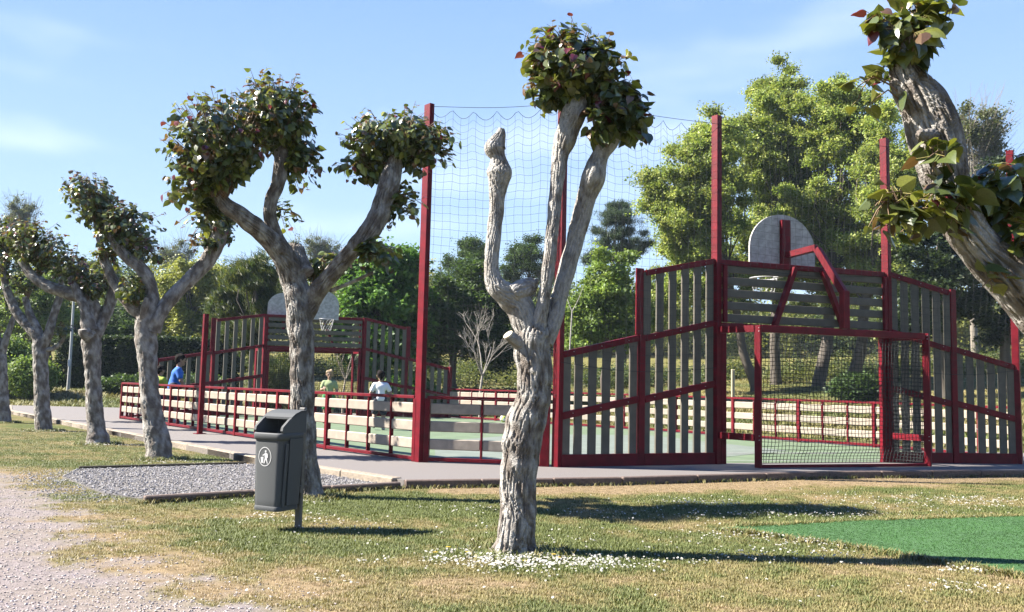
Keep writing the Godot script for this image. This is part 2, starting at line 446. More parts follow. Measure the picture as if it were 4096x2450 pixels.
const WOOD := [
	["plane_tree","tall pale green tree with airy crown behind the right post of the wing",10.48,-37.00,0.20,21000,"pale",[[8.00,9.49,-36.30,1.86,3.01,2.19],[8.87,12.25,-37.00,1.33,1.50,1.27],[7.22,7.20,-37.70,1.24,1.95,1.43],[6.29,9.53,-36.65,0.71,1.15,0.84],[8.78,5.72,-37.35,2.21,1.33,1.59],[6.62,5.03,-36.30,1.24,1.24,1.12]]],
	["plane_tree","tallest pale green tree with pointed top above the basketball board",12.59,-41.00,0.24,23000,"pale",[[12.62,13.90,-40.30,2.16,2.75,2.21],[12.75,16.50,-41.00,0.94,1.14,0.94],[13.66,11.24,-41.70,2.55,2.65,2.34],[11.92,7.96,-40.65,2.75,2.16,2.21],[11.53,11.73,-41.35,1.57,1.77,1.50]]],
	["plane_tree","broad pale green tree rising straight behind the near goal opening",13.93,-39.00,0.27,23000,"pale",[[15.18,12.97,-38.30,2.24,2.33,2.06],[16.38,10.29,-39.00,2.05,2.15,1.89],[14.71,7.87,-39.70,2.24,1.87,1.85],[14.01,14.60,-38.65,1.49,1.31,1.26],[14.19,6.08,-39.35,2.80,1.31,1.85],[13.28,9.12,-38.30,1.87,1.68,1.60]]],
	["plane_tree","pale green tree partly hidden by the leaning pollard at the right",14.18,-36.00,0.25,15000,"pale",[[15.69,10.15,-35.30,1.46,2.58,1.82],[15.78,6.96,-36.00,1.72,1.64,1.51]]],
	["hornbeam_tree","mid green bushy tree just behind the wing of the near goal wall",3.67,-33.00,0.16,6000,"mid",[[3.78,5.50,-32.30,0.98,1.34,1.04],[3.56,3.99,-33.00,1.18,1.50,1.21],[4.54,3.42,-33.70,0.95,1.18,0.96],[2.52,3.31,-32.65,0.71,1.26,0.89]]],
	["pine_tree","dark pine with ragged top rising behind the bushy green tree",6.40,-50.00,0.25,2600,"pine",[[6.09,10.16,-49.30,1.48,1.32,1.26],[5.35,8.80,-50.00,1.32,0.91,1.00],[7.38,9.45,-50.70,0.91,0.91,0.82],[6.12,11.44,-49.65,0.67,0.53,0.54]]],
	["oak_tree","dark rounded oak on the skyline left of the bare hooked limb",-3.49,-60.00,0.25,2600,"dark",[[-2.66,9.42,-59.30,1.58,1.72,1.49],[-4.12,8.90,-60.00,1.58,1.29,1.29],[-3.04,10.79,-60.70,0.86,0.75,0.72]]],
	["oak_tree","dark rounded oak on the skyline between the middle pollard limbs",1.57,-62.00,0.25,2600,"dark",[[1.23,10.39,-61.30,1.54,1.54,1.39],[-0.08,9.56,-62.00,1.34,1.34,1.20],[2.64,9.71,-62.70,1.19,1.48,1.20]]],
	["maple_tree","rich green leafy tree beside the tall red post near the bin tree",-4.83,-33.00,0.16,8000,"rich",[[-4.84,4.67,-32.30,1.34,1.42,1.24],[-5.69,3.45,-33.00,0.92,1.26,0.98],[-4.11,3.54,-33.70,1.03,1.42,1.10],[-4.61,5.67,-32.65,0.87,0.66,0.69],[-6.13,4.92,-33.35,0.63,0.79,0.64],[-5.14,2.33,-32.30,1.11,0.79,0.85]]],
	["maple_tree","dark green spreading tree behind the leafless sapling",-2.12,-35.00,0.20,7000,"dark",[[-2.73,4.28,-34.30,1.09,1.51,1.17],[-1.70,4.70,-35.00,1.34,1.34,1.21],[-0.43,4.28,-35.70,1.17,1.42,1.17],[-0.63,2.69,-34.65,1.00,0.92,0.87],[-3.02,2.84,-35.35,0.84,1.00,0.83],[-1.79,3.14,-34.30,1.00,1.00,0.90]]],
	["cypress_tree","dark feathery conifer with upswept sprays left of the bin tree",-9.78,-33.00,0.18,5500,"feather",[[-9.82,4.71,-32.30,0.87,1.18,0.92],[-9.44,4.00,-33.00,0.71,0.95,0.75],[-11.02,4.19,-33.70,0.76,0.79,0.70],[-9.99,3.02,-32.65,1.11,0.79,0.85]]],
	["willow_tree","yellow green fine leaved tree above the dark clipped hedge",-16.60,-46.00,0.20,14000,"willow",[[-17.13,5.82,-45.30,1.36,1.58,1.33],[-17.86,4.32,-46.00,1.45,1.76,1.45],[-15.93,5.10,-46.70,1.87,1.98,1.73],[-16.11,2.91,-45.65,2.42,1.21,1.63],[-18.73,3.66,-46.35,1.10,1.54,1.19],[-13.86,3.71,-45.30,1.32,1.32,1.19],[-13.28,5.54,-46.00,1.10,1.54,1.19]]],
	["hazel_tree","green tree behind the lamp pole at the far left",-23.42,-44.00,0.15,4500,"mid",[[-23.61,4.82,-43.30,1.16,1.58,1.23],[-22.95,3.63,-44.00,1.16,1.26,1.09],[-25.72,4.26,-44.70,1.05,1.47,1.14]]],
	["holly_tree","dark green tree standing behind the clipped hedge",-20.42,-45.00,0.15,3600,"dark",[[-20.13,3.50,-44.30,1.40,1.29,1.21],[-21.92,3.07,-45.00,1.18,0.97,0.97],[-19.52,2.95,-45.70,0.86,0.86,0.78]]],
	["yew_tree","dark evergreen tree behind the right wing of the near goal wall",15.59,-31.00,0.20,6500,"yew",[[14.73,5.49,-30.30,0.96,1.56,1.13],[16.15,6.83,-31.00,1.19,1.63,1.27],[16.61,4.64,-31.70,1.34,1.04,1.07],[14.57,3.90,-30.65,0.74,0.89,0.73]]],
	["yew_tree","dark evergreen tree behind the leaning pollard at the right edge",18.39,-32.00,0.20,6000,"yew",[[18.02,8.46,-31.30,1.23,1.61,1.27],[18.35,6.11,-32.00,1.30,1.53,1.27],[19.90,7.52,-32.70,0.92,1.38,1.03],[18.24,3.91,-31.65,1.23,0.77,0.90]]],
	["poplar_tree","hazy grey poplar standing far off at the left edge",-48.28,-85.00,0.30,1500,"grey",[[-49.03,16.77,-84.30,1.38,1.83,1.45],[-49.19,13.58,-85.00,1.63,2.03,1.65]]],
	["ash_tree","hazy half bare tree on the skyline between the forked limbs",-20.25,-90.00,0.25,900,"grey",[[-21.30,14.91,-89.30,1.81,1.46,1.47],[-19.26,14.19,-90.00,1.72,1.29,1.36]]],
	["ash_tree","hazy half bare tree on the skyline left of the forked pollard",-34.62,-90.00,0.25,700,"grey",[[-35.26,13.71,-89.30,1.72,1.55,1.47]]],
	["ash_tree","grey half bare tree showing beside the leaning trunk at the right",25.86,-48.00,0.20,1500,"grey",[[25.49,16.36,-47.30,0.87,1.72,1.17],[27.02,15.89,-48.00,0.80,1.38,0.98],[26.90,14.39,-48.70,1.38,1.38,1.24]]],
]

# ---------------------------------------------------------------- materials
func make_materials() -> void:
	n_fine.frequency = 1.0
	n_fine.fractal_octaves = 2
	n_mid.frequency = 1.0
	n_mid.seed = 5
	n_mid.fractal_octaves = 3
	n_big.frequency = 0.05
	n_big.seed = 11
	n_big.fractal_octaves = 4
	n_lump.frequency = 1.0
	n_lump.seed = 8
	n_lump.fractal_octaves = 1
	n_bark.noise_type = FastNoiseLite.TYPE_SIMPLEX
	n_bark.frequency = 1.0
	n_bark.seed = 21
	n_bark.fractal_octaves = 1
	var worn := speckle(0.02, 0.7, 1.0, 5)
	var grainy := speckle(0.2, 0.86, 1.0, 2)
	var weathered := speckle(0.012, 0.80, 1.0, 5)
	M.red = plain(lin(0.128, 0.0016, 0.0085), 0.5, worn, 0.9, 0.3)
	M.bolt = plain(lin(0.304, 0.304, 0.304), 0.35)
	M.bolt.metallic = 0.8
	M.boards = []
	for c in [[0.2954, 0.2462, 0.197], [0.2749, 0.2257, 0.1765], [0.2586, 0.2216, 0.1765]]:
		M.boards.append(plain(lin(c[0], c[1], c[2]), 0.6, weathered, 1.7))
	M.slats = []
	for c in [[0.092, 0.08, 0.058], [0.083, 0.073, 0.052], [0.075, 0.067, 0.049]]:
		M.slats.append(plain(lin(c[0], c[1], c[2]), 0.65, weathered, 1.7))
	M.backboard = plain(lin(0.42, 0.41, 0.385), 0.6, worn, 1.5)
	M.cord = plain(lin(0.00912, 0.01216, 0.0152), 0.8)
	M.goal_cord = plain(lin(0.0076, 0.00912, 0.00836), 0.8)
	M.white = plain(lin(0.57, 0.57, 0.5548), 0.6)
	M.steel = plain(lin(0.228, 0.228, 0.228), 0.4)
	M.asphalt = plain(lin(0.152, 0.1353, 0.1254), 0.9, speckle(0.35, 0.72, 1.0, 3), 0.8)
	M.asphalt.heightmap_enabled = false
	M.acrylic = plain(lin(0.095, 0.135, 0.07), 0.75, speckle(0.03, 0.85, 1.0, 4), 0.25)
	M.acrylic_mid = plain(lin(0.1216, 0.1444, 0.1178), 0.75, speckle(0.03, 0.85, 1.0, 4), 0.25)
	M.line = plain(lin(0.304, 0.304, 0.2888), 0.7, worn, 1.0)
	M.kerb_pale = plain(lin(0.304, 0.2508, 0.19), 0.9, speckle(0.06, 0.6, 1.0, 5), 1.1)
	M.kerb_dark = plain(lin(0.15, 0.105, 0.085), 0.9, speckle(0.06, 0.6, 1.0, 5), 1.1)
	M.timber = plain(lin(0.076, 0.06232, 0.038), 0.9, speckle(0.06, 0.6, 1.0, 5), 1.1)
	M.bed = plain(lin(0.1672, 0.152, 0.1406), 0.95, speckle(0.3, 0.5, 1.0, 3), 0.7)
	M.stone = StandardMaterial3D.new()
	M.stone.vertex_color_use_as_albedo = true
	M.stone.roughness = 0.85
	M.mat_base = plain(lin(0.04, 0.11, 0.026), 0.9, speckle(0.2, 0.7, 1.0, 3), 0.8)
	M.grass = StandardMaterial3D.new()
	M.grass.vertex_color_use_as_albedo = true
	M.grass.roughness = 0.65
	M.grass.backlight_enabled = true
	M.grass.backlight = lin(0.35, 0.35, 0.2)
	M.petal = plain(lin(0.43, 0.43, 0.42), 0.7)
	M.petal.vertex_color_use_as_albedo = true
	M.bark = StandardMaterial3D.new()
	M.bark.vertex_color_use_as_albedo = true
	M.bark.roughness = 0.9
	M.bark.albedo_texture = speckle(0.12, 0.76, 1.0, 4)
	M.bark.uv1_triplanar = true
	M.bark.uv1_scale = Vector3(5, 2.2, 5)
	M.bark.normal_enabled = true
	M.bark.normal_texture = speckle(0.09, 0, 1, 4, FastNoiseLite.TYPE_SIMPLEX_SMOOTH, true, 7.0)
	M.bark.normal_scale = 0.9
	M.cut_wood = plain(lin(0.5016, 0.4332, 0.3192), 0.8, speckle(0.05, 0.8, 1.0, 4), 6.0)
	M.twig = StandardMaterial3D.new()
	M.twig.vertex_color_use_as_albedo = true
	M.twig.roughness = 0.8
	# leaf pigments of the pollards
	M.leaf_colors = [Color(0.05, 0.068, 0.02), Color(0.09, 0.115, 0.03), Color(0.185, 0.2, 0.04), Color(0.12, 0.068, 0.034), Color(0.13, 0.024, 0.032)]
	M.leaves = []
	var leaf_grain := speckle(0.05, 0.7, 1.0, 3)
	for c in M.leaf_colors:
		var l := plain(lin(c.r * 1.12, c.g * 1.12, c.b * 1.12), 0.29, leaf_grain, 9.0, 0.6)
		l.backlight_enabled = true
		l.backlight = lin(0.6, 0.6, 0.3)
		M.leaves.append(l)
	M.foliage = StandardMaterial3D.new()
	M.foliage.vertex_color_use_as_albedo = true
	M.foliage.roughness = 0.29
	M.foliage.metallic_specular = 0.6
	M.foliage.backlight_enabled = true
	M.foliage.backlight = lin(0.6, 0.6, 0.3)
	M.far_leaf = StandardMaterial3D.new()
	M.far_leaf.vertex_color_use_as_albedo = true
	M.far_leaf.roughness = 0.55
	M.far_leaf.metallic_specular = 0.4
	M.far_leaf.backlight_enabled = true
	M.far_leaf.backlight = lin(0.85, 0.85, 0.5)
	M.bin = plain(lin(0.074, 0.078, 0.08), 0.6, speckle(0.25, 0.85, 1.0, 2), 3.0, 0.3)
	M.pole = plain(lin(0.1216, 0.114, 0.1026), 0.55, worn, 2.0)
	M.print_white = plain(lin(0.38, 0.38, 0.38), 0.5)
	M.skin = plain(lin(0.1976, 0.1178, 0.0798), 0.6)
	M.hair_dark = plain(lin(0.00912, 0.00684, 0.00608), 0.9, null, 1.0, 0.2)
	M.hair_fair = plain(lin(0.1976, 0.1368, 0.0684), 0.6)

# ---------------------------------------------------------------- ground
const GRAVEL_EDGE := [Vector2(-9.0, -12.6), Vector2(-6.09, -10.6), Vector2(-4.45, -8.7), Vector2(-3.35, -7.0), Vector2(-2.95, -6.2), Vector2(-2.07, -5.35), Vector2(-1.26, -4.6), Vector2(-0.6, -3.9), Vector2(0.2, -3.0), Vector2(1.0, -2.0)]
const PATH := [Vector2(-1.20, -10.08), Vector2(1.39, -10.92), Vector2(4.48, -12.33), Vector2(7.85, -13.28), Vector2(13.0, -14.6), Vector2(13.0, -17.2), Vector2(9.4, -17.2), Vector2(5.0, -22.6), Vector2(-1.3, -28.9), Vector2(-4.5, -29.3), Vector2(-10.0, -29.9), Vector2(-17.2, -29.7), Vector2(-14.86, -25.7), Vector2(-7.05, -16.43), Vector2(-3.59, -12.37)]
const BED := [Vector2(-5.45, -11.05), Vector2(-3.62, -12.18), Vector2(-3.38, -12.24), Vector2(-1.33, -10.1), Vector2(-2.64, -9.1), Vector2(-3.44, -8.5), Vector2(-4.1, -8.9), Vector2(-4.6, -9.5), Vector2(-5.25, -10.3)]
const TURF := [Vector2(1.82, -7.56), Vector2(2.0, -7.68), Vector2(3.19, -8.17), Vector2(5.16, -8.76), Vector2(8.5, -9.5), Vector2(8.5, -5.2), Vector2(4.2, -5.0), Vector2(3.50, -5.88), Vector2(3.25, -6.2), Vector2(2.94, -6.58), Vector2(2.54, -7.05), Vector2(2.1, -7.4)]

func gravel_at(x: float, z: float) -> float:
	# > 0 inside the loose gravel of the drive at the lower left
	var best := 1e9
	var side := 1.0
	for i in GRAVEL_EDGE.size() - 1:
		var a: Vector2 = GRAVEL_EDGE[i]
		var b: Vector2 = GRAVEL_EDGE[i + 1]
		var p := Vector2(x, z)
		var t := clampf((p - a).dot(b - a) / (b - a).length_squared(), 0.0, 1.0)
		var q := a + (b - a) * t
		var d := p.distance_to(q)
		if d < best:
			best = d
			side = signf((b - a).cross(p - a))
	return best * side

func dry_at(x: float, z: float) -> float:
	# 0 lush, 1 straw
	var d := 0.355 + 0.6 * n_mid.get_noise_2d(x * 0.42 + 3.0, z * 0.6) + 0.45 * n_mid.get_noise_2d(x * 1.9, z * 2.3 + 40.0)
	# scorched strip along the kerb, worn ground by the gravel and in front
	var kerb := 1e9
	for i in 4:
		kerb = minf(kerb, Vector2(x, z).distance_to(Geometry2D.get_closest_point_to_segment(Vector2(x, z), PATH[i], PATH[i + 1])))
	d += 1.0 * smoothstep(1.5, 0.15, kerb) if x > -0.9 else 0.0
	d += 0.3 * smoothstep(1.1, 0.0, absf(gravel_at(x, z)))
	d += 0.14 * smoothstep(-6.3, -5.2, z)
	d -= 0.55 * smoothstep(1.7, 0.3, Vector2(x + 0.9, (z + 8.6) * 1.3).length())
	d -= 0.4 * smoothstep(1.3, 0.2, Vector2(x - 0.4, (z + 6.2) * 1.6).length())
	d -= 0.35 * smoothstep(1.8, 0.2, Vector2(x - 1.9, (z + 8.6) * 2.0).length())
	return clampf(d, 0.0, 1.0)

func grass_color(dry: float, t: float) -> Color:
	var c := Color(0.098, 0.116, 0.032).lerp(Color(0.192, 0.162, 0.066), smoothstep(0.15, 0.6, dry)).lerp(Color(0.27, 0.20, 0.115), smoothstep(0.62, 1.0, dry))
	return c * (0.72 + 0.56 * t)

func make_ground() -> void:
	# one sheet, fine near the camera, to the horizon
	var xs := []
	var x := -260.0
	while x <= 260.0:
		xs.append(x)
		x += 0.8 if absf(x + 2.0) < 17.0 else (4.0 if absf(x) < 60.0 else 20.0)
	var zs := []
	var z := 14.0
	while z >= -330.0:
		zs.append(z)
		z -= 0.8 if z > -36.0 else (4.0 if z > -110.0 else 20.0)
	var V := PackedVector3Array()
	var U := PackedVector2Array()
	var I := PackedInt32Array()
	for zz in zs:
		for xx in xs:
			V.append(Vector3(xx, ground_y(xx, zz), zz))
			U.append(Vector2((xx + 20.0) / 36.0, (zz + 37.0) / 36.0))
	var w := xs.size()
	var near_i := PackedInt32Array()
	for j in zs.size() - 1:
		for i in w - 1:
			var a := j * w + i
			var inside: bool = xs[i] > -19.5 and xs[i + 1] < 15.5 and zs[j + 1] > -36.8 and zs[j] < -1.2
			(near_i if inside else I).append_array([a, a + w, a + 1, a + 1, a + w, a + w + 1])
	var m := ArrayMesh.new()
	for k in 2:
		var st := SurfaceTool.new()
		st.begin(Mesh.PRIMITIVE_TRIANGLES)
		for q in V.size():
			st.set_uv(U[q])
			st.set_smooth_group(0)
			st.add_vertex(V[q])
		for q in (near_i if k == 0 else I):
			st.add_index(q)
		st.generate_normals()
		st.commit(m)
	var size := 1100
	var img := Image.create(size, size, false, Image.FORMAT_RGB8)
	for py in size:
		for px in size:
			var wx := -20.0 + 36.0 * (px + 0.5) / size
			var wz := -37.0 + 36.0 * (py + 0.5) / size
			# skip what the path and the court cover, and what lies behind the camera's field
			if absf(wx) > -wz * 0.66 + 2.5 and wz > -30.0:
				img.set_pixel(px, py, Color(0.44, 0.41, 0.25))
				continue
			var c := grass_color(dry_at(wx, wz) if wz > -14.0 else clampf(0.42 + 0.6 * n_mid.get_noise_2d(wx * 0.42 + 3.0, wz * 0.6), 0.0, 1.0), clampf(0.5 + 0.8 * n_fine.get_noise_2d(wx * 9.0, wz * 9.0), 0.0, 1.0))
			if wz > -14.0 and wx < 1.5:
				var g := gravel_at(wx, wz) + 0.55 * n_mid.get_noise_2d(wx * 1.1 + 7.0, wz * 1.3) + 0.25 * n_fine.get_noise_2d(wx * 4.0, wz * 4.0)
				var k := smoothstep(-0.25, 0.3, g)
				if k > 0.0:
					var s := 0.82 + 0.3 * n_fine.get_noise_2d(wx * 14.0, wz * 14.0)
					var tan_ := clampf(0.5 + 1.2 * n_mid.get_noise_2d(wx * 0.9, wz * 1.5 + 90.0), 0.0, 1.0)
					c = c.lerp(Color(0.32, 0.275, 0.265).lerp(Color(0.32, 0.27, 0.225), tan_) * s, k)
			img.set_pixel(px, py, c.linear_to_srgb())
	var near := StandardMaterial3D.new()
	near.albedo_texture = ImageTexture.create_from_image(img)
	near.roughness = 0.95
	near.metallic_specular = 0.2
	near.detail_enabled = true
	near.detail_blend_mode = BaseMaterial3D.BLEND_MODE_MUL
	near.detail_albedo = speckle(0.22, 0.55, 1.0, 4)
	near.detail_uv_layer = BaseMaterial3D.DETAIL_UV_2
	near.uv2_triplanar = true
	near.uv2_world_triplanar = true
	near.uv2_scale = Vector3.ONE * 1.3
	m.surface_set_material(0, near)
	var far := plain(lin(0.1786, 0.1634, 0.0532), 0.95, speckle(0.03, 0.62, 1.0, 5), 0.11, 0.2)
	m.surface_set_material(1, far)
	structure("ground", m, null)

func flat(poly: Array, y: float, edge := 0.0) -> ArrayMesh:
	var st := SurfaceTool.new()
	st.begin(Mesh.PRIMITIVE_TRIANGLES)
	st.set_smooth_group(-1)
	var pts := PackedVector2Array(poly)
	var t := Geometry2D.triangulate_polygon(pts)
	for i in range(0, t.size(), 3):
		var q := []
		for j in 3:
			q.append(Vector3(pts[t[i + j]].x, y, pts[t[i + j]].y))
		tri(st, q[0], q[1], q[2], Vector3.UP)
	if edge > 0.0:
		var mid := Vector2.ZERO
		for p in pts:
			mid += p / pts.size()
		for i in pts.size():
			var a := pts[i]
			var b := pts[(i + 1) % pts.size()]
			var n := Vector2(b.y - a.y, a.x - b.x)
			if Geometry2D.is_point_in_polygon((a + b) / 2.0 + n.normalized() * 0.01, pts):
				n = -n
			quad(st, Vector3(a.x, y, a.y), Vector3(b.x, y, b.y), Vector3(b.x, y - edge, b.y), Vector3(a.x, y - edge, a.y), Vector3(n.x, 0, n.y))
	st.generate_normals()
	return st.commit()

func kerb_row(called: String, pts: Array, m: Material, w: float, top: float, piece: float, off: float) -> void:
	var o := Node3D.new()
	o.name = numbered(called)
	o.set_meta("kind", "structure")
	add_child(o, true)
	for i in pts.size() - 1:
		var a: Vector2 = pts[i]
		var b: Vector2 = pts[i + 1]
		var n := maxi(1, roundi(a.distance_to(b) / piece))
		var d := (b - a).normalized()
		var side := Vector2(d.y, -d.x) * off
		for j in n:
			var p := a.lerp(b, float(j) / n) + side + d * 0.004
			var q := a.lerp(b, float(j + 1) / n) + side - d * 0.004
			var t := top + rng.randf_range(-0.004, 0.004)
			bar(o, "kerb_stone", Vector3(p.x, t - 0.1, p.y), Vector3(q.x, t - 0.1, q.y), w, 0.2, m, 0.012)

func make_paths() -> void:
	structure("path", flat(PATH, COURT, 0.12), M.asphalt)
	# the green court inside its fences, with a paler middle
	var inside := [Vector2(-9.85, -22.5), Vector2(-2.85, -14.25), Vector2(-1.25, -12.5), Vector2(0.7, -12.22), Vector2(3.15, -13.25), Vector2(6.2, -14.25), Vector2(8.4, -14.55), Vector2(8.75, -15.3), Vector2(7.4, -17.75), Vector2(4.1, -21.85), Vector2(-2.0, -27.6), Vector2(-4.7, -27.35), Vector2(-7.6, -26.7), Vector2(-9.8, -24.2)]
	structure("court_surface", flat(inside, COURT + 0.004), M.acrylic)
	var mid := [Vector2(-1.1, -13.1), Vector2(0.5, -12.9), Vector2(3.1, -13.9), Vector2(5.2, -16.2), Vector2(3.3, -20.2), Vector2(0.4, -19.6), Vector2(-1.4, -16.4)]
	structure("court_centre", flat(mid, COURT + 0.008), M.acrylic_mid)
	for l in [[Vector2(1.2, -14.3), Vector2(7.6, -16.6)], [Vector2(3.2, -13.55), Vector2(6.2, -14.5)], [Vector2(3.3, -14.9), Vector2(5.9, -15.7)], [Vector2(-9.0, -23.2), Vector2(-3.0, -26.6)]]:
		var d: Vector2 = (l[1] - l[0]).normalized() * 0.025
		var s := Vector2(-d.y, d.x)
		structure("court_line", flat([l[0] + s, l[1] + s, l[1] - s, l[0] - s], COURT + 0.012), M.line)
	kerb_row("bed_kerb", [Vector2(-3.50, -8.40), Vector2(-2.64, -9.04), Vector2(-1.26, -10.04)], M.kerb_dark, 0.08, 0.078, 1.0, -0.04)
	kerb_row("near_kerb", [Vector2(-1.20, -10.08), Vector2(1.39, -10.92), Vector2(4.48, -12.33), Vector2(7.85, -13.28), Vector2(13.0, -14.6)], M.kerb_dark, 0.09, COURT + 0.008, 1.0, -0.045)
	kerb_row("left_kerb", [Vector2(-1.34, -10.12), Vector2(-3.59, -12.37), Vector2(-7.05, -16.43), Vector2(-14.86, -25.7), Vector2(-17.2, -29.7)], M.kerb_pale, 0.15, COURT + 0.012, 0.95, -0.075)
	# gravel bed between the timber edgings
	structure("gravel_bed", flat(BED, 0.02, 0.03), M.bed)
	var e := thing("timber_edging", "low weathered timber edging along the back of the gravel bed", "edging", Vector3(-4.5, 0, -11.7))
	for i in 3:
		var a := Vector3(-5.47, 0.0, -11.13).lerp(Vector3(-3.66, 0.0, -12.22), i / 3.0)
		var b := Vector3(-5.47, 0.0, -11.13).lerp(Vector3(-3.66, 0.0, -12.22), (i + 1) / 3.0)
		bar(e, "plank", a + Vector3(0, 0.005, 0), b - (b - a).normalized() * 0.006 + Vector3(0, 0.005, 0), 0.035, 0.09, M.timber, 0.008)
	structure("putting_mat", flat(TURF, 0.026, 0.03), M.mat_base)

func pebble() -> ArrayMesh:
	var st := SurfaceTool.new()
	st.begin(Mesh.PRIMITIVE_TRIANGLES)
	st.set_smooth_group(-1)
	var p := [Vector3(1, 0.1, 0.2), Vector3(-0.9, 0.0, -0.1), Vector3(0.1, 0.62, 0.1), Vector3(0, -0.5, 0), Vector3(0.2, 0.1, 0.8), Vector3(-0.1, 0.15, -0.85)]
	for a in [0, 1]:
		for b in [2, 3]:
			for c in [4, 5]:
				tri(st, p[a], p[b], p[c], p[a] + p[b] + p[c])
	st.generate_normals()
	return st.commit()

func tuft(blades: int, spread: float, lean: float, seed_: int) -> ArrayMesh:
	var r := RandomNumberGenerator.new()
	r.seed = seed_
	var V := PackedVector3Array()
	var N := PackedVector3Array()
	var I := PackedInt32Array()
	for b in blades:
		var a := r.randf() * TAU
		var root := Vector3(r.randf_range(-spread, spread), 0, r.randf_range(-spread, spread))
		var d := Vector3(cos(a), 0, sin(a))
		var s := Vector3(-d.z, 0, d.x) * 0.09
		var h := r.randf_range(0.55, 1.0)
		var tip := root + Vector3.UP * h + d * lean * r.randf_range(0.3, 1.3)
		var mid := root.lerp(tip, 0.5) - d * lean * 0.18
		var k := V.size()
		V.append_array([root - s, root + s, mid - s * 0.8, mid + s * 0.8, tip])
		var n := (s.cross(tip - root)).normalized()
		n = (n if n.y > 0.0 else -n) * 0.6 + Vector3.UP * 0.6
		for q in 5:
			N.append(n.normalized())
		if (mid - root).cross(s).dot(n) > 0.0:
			I.append_array([k, k + 1, k + 2, k + 1, k + 3, k + 2, k + 2, k + 3, k + 4])
		else:
			I.append_array([k, k + 2, k + 1, k + 1, k + 2, k + 3, k + 2, k + 4, k + 3])
	return commit(V, N, PackedColorArray(), I)

